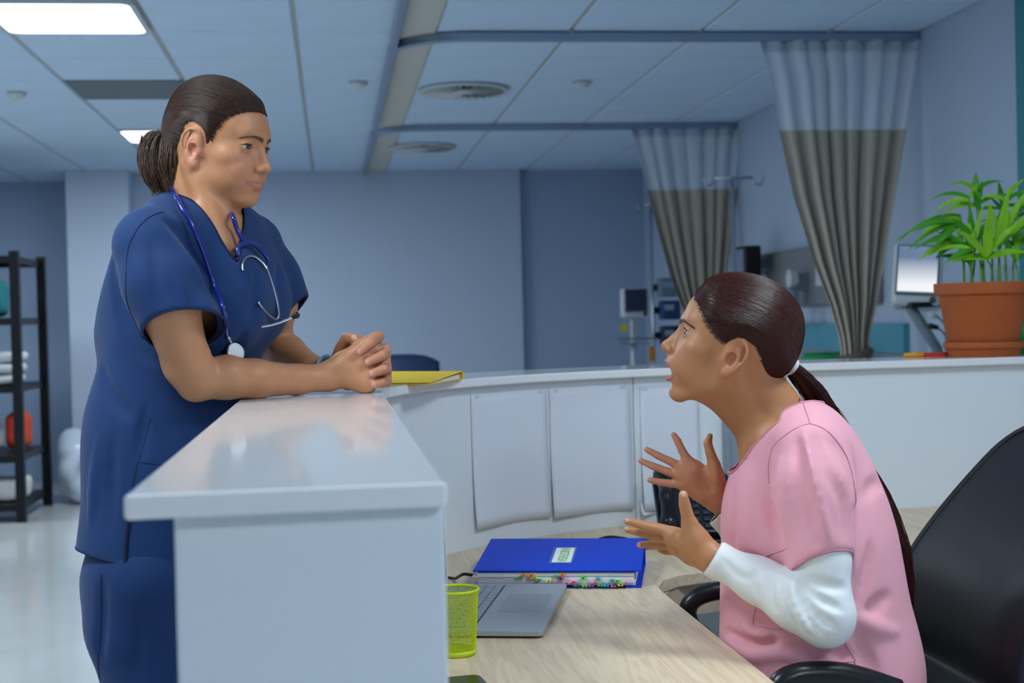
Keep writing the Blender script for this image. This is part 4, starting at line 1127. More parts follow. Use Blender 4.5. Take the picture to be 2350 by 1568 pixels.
# near hand, seen from the thumb side and back
N = lambda x, y, d: P(x, y, d)
B2.chain([N(1632, 1279, 2.402), N(1600, 1258, 2.415), N(1545, 1232, 2.435)], [0.0225, 0.024, 0.0165], 0.012, 0.01)
B2.chain([N(1628, 1286, 2.405), N(1590, 1268, 2.44), N(1550, 1255, 2.465)], [0.021, 0.021, 0.015], 0.012, 0.01)
B2.chain([N(1620, 1268, 2.405), N(1595, 1235, 2.408), N(1583, 1205, 2.405)], [0.020, 0.021, 0.0145], 0.012, 0.008)
finger(B2, [N(1590, 1228, 2.408), N(1579, 1190, 2.402), N(1571, 1158, 2.398), N(1568, 1136, 2.395)], [0.017, 0.0115, 0.0100, 0.0080], 0.006)
NF = [[(1550, 1228, 2.43), (1521, 1216, 2.45), (1478, 1206, 2.475), (1440, 1196, 2.49)],
      [(1548, 1240, 2.45), (1516, 1232, 2.475), (1474, 1223, 2.50), (1439, 1215, 2.515)],
      [(1552, 1252, 2.47), (1526, 1250, 2.495), (1496, 1250, 2.515), (1468, 1251, 2.53)],
      [(1562, 1262, 2.475), (1548, 1264, 2.50), (1530, 1266, 2.52), (1514, 1262, 2.535)]]
NR = [[0.0130, 0.0098, 0.0083, 0.0064], [0.0125, 0.0096, 0.0082, 0.0063], [0.0120, 0.0092, 0.0080, 0.0062], [0.0105, 0.0080, 0.0068, 0.0054]]
for q, r_ in zip(NF, NR): finger(B2, [N(*p) for p in q], r_, 0.005)
# far hand, palm toward the viewer, fingers spread
B2.chain([N(1648, 1143, 2.635), N(1630, 1120, 2.63), N(1590, 1080, 2.62), N(1577, 1062, 2.62)], [0.0215, 0.022, 0.018, 0.0125], 0.010, 0.008, u=CF, sq=1.35)
B2.chain([N(1645, 1148, 2.635), N(1610, 1125, 2.63), N(1570, 1112, 2.625)], [0.0215, 0.021, 0.013], 0.010, 0.008, u=CF, sq=1.3)
B2.chain([N(1635, 1125, 2.63), N(1590, 1095, 2.625), N(1565, 1085, 2.622)], [0.021, 0.022, 0.015], 0.010, 0.008, u=CF, sq=1.5)
B2.chain([N(1646, 1120, 2.625), N(1640, 1090, 2.612), N(1638, 1068, 2.606)], [0.018, 0.0165, 0.0115], 0.010, 0.006)
finger(B2, [N(1639, 1070, 2.606), N(1630, 1040, 2.60), N(1624, 1018, 2.60), N(1629, 1001, 2.604)], [0.0125, 0.0090, 0.0082, 0.0058], 0.004)
FF = [[(1580, 1060, 2.62), (1565, 1034, 2.62), (1555, 1012, 2.622), (1546, 998, 2.625)],
      [(1568, 1076, 2.622), (1540, 1060, 2.626), (1510, 1046, 2.632), (1484, 1032, 2.64)],
      [(1562, 1093, 2.623), (1530, 1082, 2.628), (1498, 1070, 2.635), (1471, 1058, 2.642)],
      [(1564, 1111, 2.625), (1540, 1110, 2.63), (1514, 1107, 2.636), (1491, 1102, 2.642)]]
for q in FF: finger(B2, [N(*p) for p in q], [0.0092, 0.0076, 0.0070, 0.0056], 0.004)
B2.cone(N(1612, 1065, 2.590), N(1625, 1120, 2.598), 0.012, 0.012, 0.012, op='-')      # hollow of the palm
V, Q = iso(B2, (0.40, 2.15, 0.66), (1.20, 2.95, 1.50), 0.0024)
SK2 = (184, 126, 84)
nails2 = [(N(1569, 1133, 2.3875), 0.0065), (N(1437, 1194, 2.485), 0.0052), (N(1436, 1213, 2.51), 0.0052), (N(1466, 1252, 2.525), 0.0048)]
cc = skin_of(V, M2, J2, SK2, (184, 104, 100), (208, 128, 100), nails2, 0.9)
red = np.zeros(len(V))
for q in FF:
    for p in q[1:]: red = np.maximum(red, np.exp(-(np.linalg.norm(V-N(*p), axis=1)/0.018)**2))
for p in ((1600, 1095, 2.60), (1625, 1130, 2.61), (1580, 1080, 2.60)): red = np.maximum(red, 0.55*np.exp(-(np.linalg.norm(V-N(*p), axis=1)/0.045)**2))
cc = cc*(1-0.45*red[:, None])+0.45*red[:, None]*np.array(lin((206, 130, 116)))
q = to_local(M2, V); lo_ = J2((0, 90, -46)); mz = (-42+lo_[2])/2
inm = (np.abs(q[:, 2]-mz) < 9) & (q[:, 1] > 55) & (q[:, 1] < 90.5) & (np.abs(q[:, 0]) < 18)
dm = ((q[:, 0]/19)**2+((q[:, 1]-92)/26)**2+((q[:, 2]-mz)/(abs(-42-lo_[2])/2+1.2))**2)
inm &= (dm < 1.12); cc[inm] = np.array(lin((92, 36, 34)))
body2 = qmesh('body', V, Q, M_skin, n2, cc, sm=2)
for s_ in (1, -1): make_eye(n2, M2, s_, (-0.32 if s_ < 0 else -0.2, 1, 0.12), (92, 98, 104))
for s_ in (1, -1):
    g_ = brow_strands(M2, s_, B2, [(9, 95, 31), (20, 93, 33.5), (34, 86, 34.5), (52, 70, 29)], 190, 0.00036, 7.5, 31+s_)
    qmesh('eyebrow', g_[0], g_[1], mat('brow_hair_dark', (84, 60, 46), 0.65), n2, sm=0)
    c = np.array([31.0*s_, 69.5, 18.5]); rim = [c+np.array([x*s_, 14.2*math.sqrt(max(0.0, 1-(x/15.5)**2)), 5.2*max(0, 1-(x/14)**2)**0.75+0.3]) for x in np.linspace(-11.5, 12.5, 12)]
    g_ = tube(to_world(M2, rim), [0.0005]+[0.0010]*10+[0.0006], 6); qmesh('eyelashes', np.array(g_[0]), np.array([f for f in g_[1] if len(f) == 4]), mat('lash_dark', (24, 18, 16), 0.6), n2, sm=0)
# teeth
def teeth(z0, z1, tf=lambda p: p):
    def f(u, v):
        x = -17+34*u; y = 91-0.028*x*x; return tuple(to_world(M2, [tf((x, y, z0+(z1-z0)*v))])[0])
    return grid(f, 17, 3)
obj('teeth', join([teeth(-37, -44.5)]), mat('tooth_enamel', (232, 224, 208), 0.25), n2, smooth=True, solid=0.002)
obj('teeth', join([teeth(-54, -47, J2)]), mat('tooth_enamel'), n2, smooth=True, solid=0.002)
# ---------------------------------------------------------------- hair
hl_px = [(1600, 650), (1600, 682), (1607, 712), (1622, 742), (1642, 768), (1658, 786), (1666, 788), (1674, 782), (1690, 776), (1712, 776), (1732, 790), (1744, 818), (1748, 850), (1758, 876), (1785, 885)]
HP2 = [(100, 118)]+[img_to_head(M2, x, y, -52) for x, y in hl_px]+[(-140, -60), (-160, 60), (-120, 170), (20, 185), (100, 160)]
M_hair2 = mat('auburn_hair', (54, 23, 17), 0.34, var=0.3, vscale=160, spec=0.4)
EX2 = (((0, -8, 78), (60, 80, 55)), ((0, -62, 20), (37, 31, 43)))
def cap2(grow): return hair_cap(M2, HP2, 5.0, extra=EX2, **CR2)
HV2 = cap2(5.0); HV2.M = M2
HV2.fn(lambda q: polydist(q[:, 1], q[:, 2], HP2), (-90, -150, -50), (90, 100, 180), 3, op='&'); HV2.M = np.eye(4)
V, Q = iso(HV2, M2[:3, 3]-0.2, M2[:3, 3]+0.22, 0.003)
hair2 = qmesh('hair', V, Q, M_hair2, n2, sm=3)
tie2 = to_local(M2, P(1812, 842, 2.525)[None])[0]
HL = to_local(M2, V); HL = HL[(HL[:, 1] > -98) & (np.abs(cap2(5.0).ev(V)) < 0.002)]; front = HL[polydist(HL[:, 1], HL[:, 2], HP2) > -8]
pick = np.where(g.uniform(size=3400)[:, None] < 0.65, front[g.integers(len(front), size=3400)], HL[g.integers(len(HL), size=3400)])
W = comb(M2, pick, tie2, cap2(5.0), 16, spread=4.0, off=0.0002, gg=g, tilt=0.15, poly=HP2)
gq = strands(W, 0.00048, 0.00052); tag(qmesh('hair_strands', gq[0], gq[1], M_hair2, hair2, sm=0), kind='stuff')
# low ponytail hanging down the back
tp = catmull([P(1800, 832, 2.525), P(1825, 850, 2.53), P(1856, 888, 2.55), P(1885, 930, 2.575), P(1915, 975, 2.61), P(1965, 1060, 2.66), P(2026, 1160, 2.66), P(2060, 1250, 2.64), P(2078, 1330, 2.63), P(2086, 1395, 2.625)], 5)
nt_ = len(tp); TRr = np.interp(np.linspace(0, 1, nt_), [0, 0.08, 0.2, 0.5, 0.8, 1], [0.018, 0.012, 0.021, 0.022, 0.018, 0.006])
PV = Vol(); PV.chain(tp, TRr*0.85, 0.01, 0.004)
V, Q = iso(PV, tp.min(0)-0.04, tp.max(0)+0.04, 0.004); qmesh('ponytail', V, Q, M_hair2, hair2, sm=3)
S = []
for i in range(700):
    an = g.uniform(0, 2*math.pi); rr = math.sqrt(g.uniform(0.3, 1.15)); tw = g.normal(0.8, 0.3); ln = g.uniform(0.85, 1.04); q = []
    for t in np.linspace(0.02, ln, 26):
        k = min(t, 1)*(nt_-1); j = min(int(k), nt_-2); p = tp[j]+(tp[j+1]-tp[j])*(k-j); r_ = np.interp(k, np.arange(nt_), TRr)*rr
        if t > 1: p = p+(tp[-1]-tp[-3])*(t-1)*6
        q.append(p+r_*(math.cos(an+tw*t*3)*CR+math.sin(an+tw*t*3)*CF)+np.array([0, 0, 0.002*math.sin(t*30+i)]))
    q = np.array(q)+np.cumsum(g.normal(0, 0.0005, (26, 3)), 0); S.append(q)
gq = strands(S, 0.0009, 0.0005); tag(qmesh('tail_strands', gq[0], gq[1], M_hair2, hair2, sm=0), kind='stuff')
tc = P(1815, 842, 2.528); td = norm(tp[6]-tp[3]); tu = norm(np.cross(td, CF)); tv = np.cross(td, tu)
for dz in (-0.002, 0.002):
    obj('hair_tie', tube([tc+td*dz+0.0150*(math.cos(a)*tu+math.sin(a)*tv) for a in np.linspace(0, 2*math.pi, 24, endpoint=False)], 0.0025, 8, closed=True), mat('white_elastic', (205, 205, 196), 0.8), hair2, smooth=True)
tf_ = Vol()
for i in range(14): tf_.ell(P(1798, 856, 2.49)+g.normal(0, 0.0045, 3), (0.004, 0.004, 0.004), 0.003)
V, Q = iso(tf_, P(1798, 856, 2.49)-0.03, P(1798, 856, 2.49)+0.03, 0.0016); qmesh('tie_tuft', V, Q, mat('white_elastic'), hair2)
# ---------------------------------------------------------------- white undershirt sleeves
M_wht = mat('white_jersey', (226, 228, 226), 0.85, bump=0.2, bscale=900)
U2 = Vol(); lat2 = np.array([-f2[1], f2[0], 0.0])
cufp = plane3(P(1614, 1318, 2.40), P(1652, 1256, 2.40), P(1630, 1285, 2.44), P(1800, 1380, 2.36))
S_ = Vol(); S_.chain([P(1868, 1120, 2.37), P(1888, 1280, 2.33), P(1893, 1400, 2.315)], [0.040, 0.042, 0.045], 0, 0.02); U2.items = list(S_.items)
S_ = Vol(); S_.chain([P(1895, 1418, 2.315), P(1830, 1378, 2.335), P(1740, 1332, 2.375), P(1640, 1283, 2.40), P(1615, 1272, 2.405)], [0.046, 0.047, 0.036, 0.0275, 0.0275], 0, 0.02); it = S_.items[0]; slw = it[1]
U2.fn(lambda q: np.maximum(slw(q), -cufp(q)), it[2], it[3], 0.02)
U2.ell(P(1895, 1440, 2.315), (0.030, 0.030, 0.024), 0.025)
folds(U2, [('-', 0.008, 0.004, [(1832, 1345), (1862, 1400), (1912, 1440)]), ('-', 0.007, 0.0035, [(1836, 1336), (1876, 1372), (1930, 1400)]),
           ('-', 0.007, 0.0035, [(1826, 1352), (1844, 1410), (1880, 1455)]), ('-', 0.007, 0.003, [(1806, 1346), (1812, 1400), (1836, 1440)]),
           ('+', 0.007, 0.003, [(1818, 1346), (1830, 1405), (1860, 1450)]), ('-', 0.006, 0.0025, [(1770, 1330), (1768, 1370), (1776, 1400)]),
           ('-', 0.006, 0.002, [(1735, 1310), (1728, 1340), (1738, 1366)]), ('-', 0.008, 0.003, [(1850, 1330), (1900, 1345), (1940, 1350)]),
           ('-', 0.006, 0.002, [(1665, 1290), (1690, 1318), (1720, 1330)])], 0.008)
V, Q = iso(U2, (0.55, 2.1, 0.60), (1.2, 2.55, 1.25), 0.003); V, Q = trim(V, Q, cap_cut(slw, cufp, 0.005, 0.003))
sw = garment('undershirt_sleeve', V, Q, M_wht, n2, 0.0016, sm=2); hem_cords(V, Q, mat('white_seam', (212, 214, 214), 0.9), sw, 0.0014)
U3 = Vol(); cf2 = plane3(P(1633, 1197, 2.64), P(1670, 1158, 2.63), P(1650, 1175, 2.67), P(1740, 1290, 2.76))
S_ = Vol(); S_.chain([P(1640, 1160, 2.632), P(1700, 1222, 2.70), P(1762, 1304, 2.78), P(1776, 1200, 2.76)], [0.030, 0.033, 0.040, 0.042], 0, 0.02); it3 = S_.items[0]
U3.fn(lambda q: np.maximum(it3[1](q), -cf2(q)), it3[2], it3[3], 0.0)
V, Q = iso(U3, it3[2]-0.02, it3[3]+0.02, 0.004); V, Q = trim(V, Q, cap_cut(it3[1], cf2, 0.006, 0.003)); garment('undershirt_sleeve', V, Q, M_wht, n2, 0.0016, sm=2)
# ---------------------------------------------------------------- pink scrub top
M_pink = mat('pink_scrub_cloth', (234, 164, 176), 0.85, bump=0.2, bscale=800, var=0.03, vscale=9, sheen=0.05)
T2 = Vol()
T2.cone(P(1862, 1042, 2.41), P(1800, 1040, 2.67), 0.062, 0.060, 0.03)
T2.cone(P(1845, 1000, 2.47), P(1822, 1000, 2.60), 0.052, 0.052, 0.05)
T2.cone(P(1842, 1130, 2.53), P(1858, 1250, 2.53), 0.158, 0.172, 0.04, u=f2, sq=1.28)
T2.cone(P(1858, 1250, 2.54), P(1862, 1400, 2.545), 0.170, 0.165, 0.05, u=f2, sq=1.18)
T2.cone(P(1870, 1400, 2.545), P(1886, 1540, 2.56), 0.165, 0.176, 0.06, u=f2, sq=1.06)
T2.cone(P(1886, 1540, 2.56), P(1892, 1640, 2.56), 0.176, 0.176, 0.06, u=f2, sq=1.06)
T2.ell(P(1772, 1190, 2.51), (0.070, 0.10, 0.085), 0.05)
sp2 = plane3(P(1826, 1316, 2.335), P(1952, 1300, 2.37), P(1900, 1262, 2.275), P(1865, 1040, 2.39))
sl2 = sleeve(T2, [P(1862, 1040, 2.385), P(1868, 1120, 2.355), P(1888, 1330, 2.325)], [0.057, 0.062, 0.054], sp2, 0.03)
sp3 = plane3(P(1740, 1240, 2.80), P(1830, 1240, 2.80), P(1780, 1225, 2.70), P(1795, 1040, 2.69))
sl3 = sleeve(T2, [P(1797, 1045, 2.69), P(1785, 1130, 2.735), P(1775, 1260, 2.775)], [0.052, 0.060, 0.066], sp3, 0.02)
folds(T2, [('-', 0.016, 0.007, [(1765, 1050), (1764, 1130), (1785, 1220), (1812, 1290)]),
           ('+', 0.012, 0.004, [(1790, 1060), (1788, 1150), (1806, 1240)]),
           ('+', 0.012, 0.006, [(1846, 990), (1858, 1080), (1882, 1170), (1905, 1240)]), ('-', 0.014, 0.006, [(1832, 1020), (1842, 1110), (1864, 1200)]),
           ('-', 0.012, 0.004, [(1872, 1010), (1900, 1080), (1930, 1150), (1940, 1230)]),
           ('-', 0.014, 0.005, [(1905, 1010), (1950, 1070), (1962, 1140), (1958, 1220)]),
           ('-', 0.012, 0.004, [(1825, 1080), (1828, 1160), (1840, 1240)]),
           ('-', 0.014, 0.005, [(1960, 1180), (2000, 1120), (2022, 1110)]),
           ('-', 0.012, 0.006, [(1695, 1275), (1760, 1300), (1830, 1340)]),
           ('+', 0.016, 0.005, [(1690, 1400), (1715, 1440), (1760, 1460), (1830, 1470)]),
           ('-', 0.016, 0.007, [(1665, 1450), (1710, 1480), (1760, 1490), (1780, 1470)]),
           ('+', 0.014, 0.005, [(1670, 1470), (1720, 1505), (1790, 1500), (1850, 1520)]),
           ('-', 0.018, 0.007, [(1990, 1440), (2005, 1400), (2040, 1370)]),
           ('+', 0.016, 0.006, [(1975, 1420), (2010, 1440), (2060, 1450)]),
           ('-', 0.016, 0.006, [(1960, 1460), (1990, 1510), (2010, 1560)]),
           ('-', 0.012, 0.005, [(1880, 1480), (1930, 1500), (1960, 1510)]),
           ('-', 0.014, 0.005, [(2000, 1250), (1990, 1320), (1965, 1400)]),
           ('-', 0.010, 0.004, [(1770, 1400), (1740, 1420), (1735, 1435)]),
           ('-', 0.010, 0.004, [(1682, 1120), (1680, 1200), (1684, 1280)])])
V, Q = iso(T2, (0.55, 2.15, 0.50), (1.30, 2.95, 1.25), 0.0042); V = relax(V, Q, 2)
nb2 = P(1790, 968, 2.535); lat_2 = norm(np.cross(f2, [0, 0, 1.0])); tip2 = hit(T2, 1699, 1090)
def neck_cut2(Qp):
    q = Qp-nb2; l = q@lat_2; f = q@f2; z = q[:, 2]
    hole = np.sqrt((l/0.092)**2+((f-0.008)/0.086)**2)*0.086-0.086
    hole = np.where(z > -0.09, hole, np.maximum(hole, -0.09-z))
    zt = (tip2-nb2)[2]; u_ = np.clip((z-zt)/(0.03-zt), 0, 1.4)
    v_ = np.maximum((np.abs(l)-0.125*u_**0.5)*0.8, zt-z); v_ = np.where(f > 0.0, v_, 1.0)
    return np.minimum(hole, v_)
V, Q = trim(V, Q, neck_cut2); V, Q = trim(V, Q, cap_cut(sl2, sp2)); V, Q = trim(V, Q, cap_cut(sl3, sp3)); V, Q = trim(V, Q, lambda q: q[:, 2]-0.52)
top2 = garment('scrub_top', V, Q, M_pink, n2, sm=2)
M_pink2 = mat('pink_seam', (214, 140, 160), 0.85); hem_cords(V, Q, M_pink2, top2, 0.002)
for pts in ([(1834, 912), (1848, 940), (1858, 972)], [(1858, 972), (1900, 990), (1945, 1050), (1962, 1120), (1960, 1180), (1952, 1240)], [(1858, 972), (1800, 1000), (1766, 1050), (1763, 1110)],
            [(1690, 1272), (1730, 1280), (1770, 1272), (1806, 1258)], [(1735, 1392), (1732, 1438), (1800, 1446), (1850, 1450)], [(1810, 1520), (1880, 1524), (1962, 1518)], [(1938, 1470), (1950, 1495), (1964, 1516)], [(1962, 1520), (1964, 1545), (1964, 1566)]):
    seam(T2, pts, 0.0011, M_pink2, top2)
# seated legs under the desk
TR2 = Vol(); hN, hF = np.array([0.90, 2.43, 0.53]), np.array([0.90, 2.63, 0.53])
for h_, k_ in ((hN, np.array([0.60, 2.42, 0.505])), (hF, np.array([0.60, 2.66, 0.505]))):
    TR2.chain([h_, k_], [0.090, 0.066], 0.03, 0.02); TR2.chain([k_, np.array([0.54, k_[1], 0.09])], [0.068, 0.055], 0.02, 0.02)
TR2.cone(hN, hF, 0.10, 0.10, 0.03)
V, Q = iso(TR2, (0.45, 2.2, 0.02), (1.25, 2.9, 0.8), 0.008); garment('trousers', V, Q, M_pink, n2)
for yk in (2.42, 2.66):
    sv = Vol(); sv.chain([np.array([0.56, yk, 0.045]), np.array([0.47, yk, 0.05]), np.array([0.38, yk, 0.035])], [0.04, 0.042, 0.032], 0.01, 0.02)
    sv.fn(lambda q: -q[:, 2]+0.002, (-2, 0, -1), (2, 5, 1), 0.004, op='&')
    V, Q = iso(sv, (0.28, yk-0.1, -0.05), (0.75, yk+0.1, 0.15), 0.006); qmesh('shoe', V, Q, mat('white_shoe'), n2)
# ================================================================ office chair
ch = thing('office_chair', 'black padded office chair the seated nurse sits on', 'chair', (1.0, 2.5, 0))
M_leather = mat('black_leather', (20, 21, 27), 0.48, bump=0.12, bscale=350, spec=0.35)
YF, YN = 2.79, 2.27
prof = [PY(px, py, YF) for px, py in ((2062, 1480), (2070, 1400), (2092, 1300), (2150, 1205), (2225, 1108), (2300, 1020), (2345, 965))]
prof = [(1.02, 0.52), (1.03, 0.58)]+[(p[0], p[2]) for p in prof]
pc = catmull([(x, 0, z) for x, z in prof], 5)
def back_at(u, v, side):
    """u across (near to far), v up; front face side 0, rear face side 1"""
    k = v*(len(pc)-1); j = min(int(k), len(pc)-2); p = pc[j]+(pc[j+1]-pc[j])*(k-j); tg = norm(pc[min(j+1, len(pc)-1)]-pc[j]); nrm_ = np.array([tg[2], 0, -tg[0]])
    wd = (YF-YN)/2*(0.86+0.14*math.sin(math.pi*min(1, v*0.9+0.15)))*(1 if v < 0.82 else math.sqrt(max(0.0, 1-((v-0.82)/0.19)**2)))
    uu = 2*u-1; ed = 1-abs(uu)**4
    y = (YF+YN)/2+uu*wd
    dish = 0.035*(uu*uu)-0.02
    if side == 0: q = p-nrm_*(dish*1.0)-nrm_*0.0+nrm_*(-0.022)*ed
    else: q = p+nrm_*(0.03+0.035*ed-dish)
    return np.array([q[0], y, q[2]])
nu_, nv_ = 17, 40
fr_ = grid(lambda u, v: tuple(back_at(u, v, 0)), nu_, nv_); rr_ = grid(lambda u, v: tuple(back_at(1-u, v, 1)), nu_, nv_)
o = obj('backrest', fr_, M_leather, ch, smooth=True)
side_l = grid(lambda u, v: tuple(back_at(0, v, 0)*(1-u)+back_at(0, v, 1)*u), 3, nv_); side_r = grid(lambda u, v: tuple(back_at(1, v, 1)*(1-u)+back_at(1, v, 0)*u), 3, nv_)
obj('back_shell', join([rr_, side_l, side_r]), mat('grey_chair_shell', (88, 90, 94), 0.6), ch, smooth=True)
obj('welt', tube([back_at(0.0, v, 0)+np.array([0.004, -0.003, 0]) for v in np.linspace(0.02, 0.98, 40)], 0.009, 8), M_leather, ch, smooth=True)
obj('welt', tube([back_at(1.0, v, 0)+np.array([0.004, 0.003, 0]) for v in np.linspace(0.02, 0.98, 40)], 0.009, 8), M_leather, ch, smooth=True)
sv = Vol(); sv.fn(lambda q: np.linalg.norm(np.maximum(np.abs(q-np.array([0.90, 2.53, 0.37]))-np.array([0.20, 0.20, 0.015]), 0), axis=1)-0.045, (0.65, 2.25, 0.30), (1.15, 2.80, 0.46))
V, Q = iso(sv, (0.6, 2.2, 0.3), (1.2, 2.85, 0.55), 0.012); qmesh('seat', V, Q, M_leather, ch, sm=3)
def armrest(pts, r, name='armrest'):
    p = catmull(pts, 8); obj(name, tube(p, r, 12, flat=1.0), mat('armrest_black', (16, 17, 20), 0.3, bump=0.05, bscale=300), ch, smooth=True)
ya = 2.84; fa0 = [PY(x, y, ya) for x, y in ((1760, 1352), (1700, 1352), (1640, 1358), (1596, 1374), (1578, 1402), (1590, 1440), (1640, 1490))]
armrest(fa0+[np.array([0.88, ya-0.03, 0.38])], 0.019)
yb = 2.215; na0 = [PY(x, y, yb) for x, y in ((2060, 1588), (1990, 1564), (1930, 1550), (1876, 1547), (1824, 1553), (1790, 1576), (1782, 1630), (1800, 1700))]
armrest(na0+[np.array([0.86, yb+0.05, 0.38])], 0.021)
obj('column', lathe([(0.028, 0.10), (0.028, 0.31), (0.05, 0.32), (0.0, 0.32)], 20, (0.92, 2.53, 0)), M_plastic_b, ch, smooth=True)
for k in range(5):
    a = 2*math.pi*k/5+0.3; e_ = np.array([0.92+0.26*math.cos(a), 2.53+0.26*math.sin(a), 0.075])
    l_ = obj('base_leg', tube([(0.92, 2.53, 0.115), e_], [0.03, 0.018], 8), M_plastic_b, ch, smooth=True)
    obj('castor', xf(lathe([(0.0, -0.02), (0.028, -0.02), (0.03, -0.01), (0.03, 0.01), (0.028, 0.02), (0.0, 0.02)], 16), frame((e_[0], e_[1], 0.031), (math.cos(a), math.sin(a), 0), (0, 0, 1.0), (math.sin(a), -math.cos(a), 0))), M_plastic_b, ch, smooth=True)
# ================================================================ things on the desk
def T(name, label, cat, p, rz=0.0): return thing(name, label, cat, tuple(p), rz)
# ring binder: wedge with the spine at the far side, fore edge toward the viewer
b0, b1 = Pz(1086, 1350, ZD), Pz(1472, 1350, ZD); bx = norm(b1-b0); bw = float(np.linalg.norm(b1-b0)); by = np.array([-bx[1], bx[0], 0])
bd = T('ring_binder', 'blue ring binder with a white name label and coloured page tabs on the desk', 'binder', b0)
FB = frame(b0+np.array([0, 0, 0.0]), bx, by, (0, 0, 1.0)); DP = 0.285; H0, H1 = 0.034, 0.058
M_blue = mat('blue_binder_cover', (0, 60, 196), 0.5, bump=0.1, bscale=500, spec=0.25)
def slab(x0, x1, y0, y1, za, zb, th):
    V = [(x0, y0, za), (x1, y0, za), (x1, y1, zb), (x0, y1, zb), (x0, y0, za+th), (x1, y0, za+th), (x1, y1, zb+th), (x0, y1, zb+th)]
    return V, box(0, 1, 0, 1, 0, 1)[1]
obj('back_cover', xf(slab(0, bw, 0, DP, 0.0, 0.0, 0.003), FB), M_blue, bd)
obj('front_cover', xf(slab(0.0, bw, 0.004, DP, H0, H1, 0.003), FB), M_blue, bd)
obj('spine', xf(box(0, bw, DP, DP+0.003, 0, H1+0.003), FB), M_blue, bd)
pgm = mat('page_edges', (226, 228, 234), 0.8, var=0.10, vscale=60, stretch=(0.2, 0.2, 40))
for k in range(9):
    z0 = 0.0045+k*0.0030; dx = random.uniform(0, 0.006)
    obj('page_block', xf(slab(0.008+dx, bw-0.012-random.uniform(0, 0.004), 0.006+random.uniform(0, 0.004), DP-0.03, z0, z0*1.75, 0.0026), FB), pgm, bd)
obj('page_sleeve', xf(slab(-0.002, 0.10, -0.002, 0.02, 0.024, 0.026, 0.0006), FB), mat('clear_sleeve', (230, 232, 236), 0.2, alpha=0.45), bd)
tabc = [(60, 220, 60), (250, 140, 40), (215, 230, 40), (70, 200, 120), (240, 130, 170), (60, 170, 190), (200, 90, 190), (230, 60, 110), (250, 110, 30), (130, 210, 40)]
tabs = [(1193, 1332, 0), (1205, 1328, 1), (1222, 1329, 1), (1230, 1333, 2), (1240, 1336, 3), (1262, 1338, 2), (1278, 1330, 3), (1293, 1328, 1), (1290, 1335, 6), (1302, 1342, 4), (1318, 1340, 7), (1340, 1333, 0), (1325, 1346, 3), (1343, 1346, 9), (1358, 1345, 6), (1366, 1342, 8), (1378, 1345, 3), (1392, 1345, 5), (1405, 1337, 5), (1416, 1338, 0), (1424, 1344, 2), (1436, 1341, 4), (1408, 1346, 4), (1234, 1346, 6), (1373, 1335, 5)]
for i, (px, py, c) in enumerate(tabs):
    fx = (px-1088)/(1470-1088)*bw; fz = max(0.004, min(H0-0.003, (1350-py)/26*H0)); wd = 0.011 if i not in (9,) else 0.016
    tb = obj('page_tab', xf(box(fx-wd/2, fx+wd/2, -0.011-0.004*(i % 3), 0.012, fz, fz+0.0007), FB), mat('tab_%d' % c, tabc[c], 0.5), bd)
    obj('tab_mark', xf(box(fx-wd*0.15, fx+wd*0.2, -0.010-0.004*(i % 3), -0.002, fz+0.0007, fz+0.0009), FB), mat('tab_ink', (30, 30, 34), 0.7), tb)
sl_ = (H1-H0)/DP; FL = FB @ frame((0, 0.004, H0+0.0032), (1, 0, 0), norm((0, 1, sl_)), norm((0, -sl_, 1)))
lx, ly = 0.187, 0.125
lab = obj('name_label', xf(box(lx-0.030, lx+0.022, ly-0.068, ly+0.075, 0, 0.0004), FL), mat('label_frame_blue', (10, 90, 170), 0.3), bd)
paper_l = obj('label_card', xf(box(lx-0.024, lx+0.018, ly-0.060, ly+0.067, 0.0004, 0.0008), FL), mat('label_paper', (232, 236, 232), 0.6), lab)
def lettering(text, M, parent, m, size):
    """flat letters as a mesh"""
    cu = bpy.data.curves.new('lettering', 'FONT'); cu.body = text; cu.size = size; cu.extrude = 0.0001; cu.align_x = 'CENTER'; cu.align_y = 'CENTER'
    tmp = bpy.data.objects.new('lettering_tmp', cu); me = bpy.data.meshes.new_from_object(tmp); V_ = [tuple(v.co) for v in me.vertices]; F_ = [tuple(p.vertices) for p in me.polygons]
    bpy.data.objects.remove(tmp); bpy.data.curves.remove(cu); bpy.data.meshes.remove(me)
    return obj('lettering', xf((V_, F_), M), m, parent)
lettering('ANESTHESIA', FL @ frame((lx-0.003, ly+0.004, 0.0011), (0, -0.84, 0), (1.15, 0, 0), (0, 0, 1.0)), lab, mat('green_lettering', (110, 190, 60), 0.5), 0.026)
# laptop, open toward the seated nurse
l0, l1 = Pz(1246, 1462, ZD+0.004), Pz(1302, 1352, ZD+0.004); lyv = norm(l1-l0); LW = float(np.linalg.norm(l1-l0)); lxv = np.array([lyv[1], -lyv[0], 0])   # lxv points toward the user
FLp = frame(l0, -lxv, lyv, (0, 0, 1.0)); LD = 0.264
lp = T('laptop', 'open silver laptop behind the yellow pen cup', 'laptop', (l0[0], l0[1], ZD))
M_sil = mat('silver_laptop', (158, 166, 174), 0.42, 0.15, bump=0.02, bscale=600)
obj('base', xf(prism([(p[0]+LD/2, p[1]+LW/2) for p in rrect(LD, LW, 0.012)], 0.0, 0.011), FLp), M_sil, lp, bevel=0.002)
obj('trackpad', xf(box(0.020, 0.105, LW*0.36, LW*0.73, 0.0111, 0.0114), FLp), mat('trackpad_grey', (140, 148, 156), 0.35, 0.1), lp)
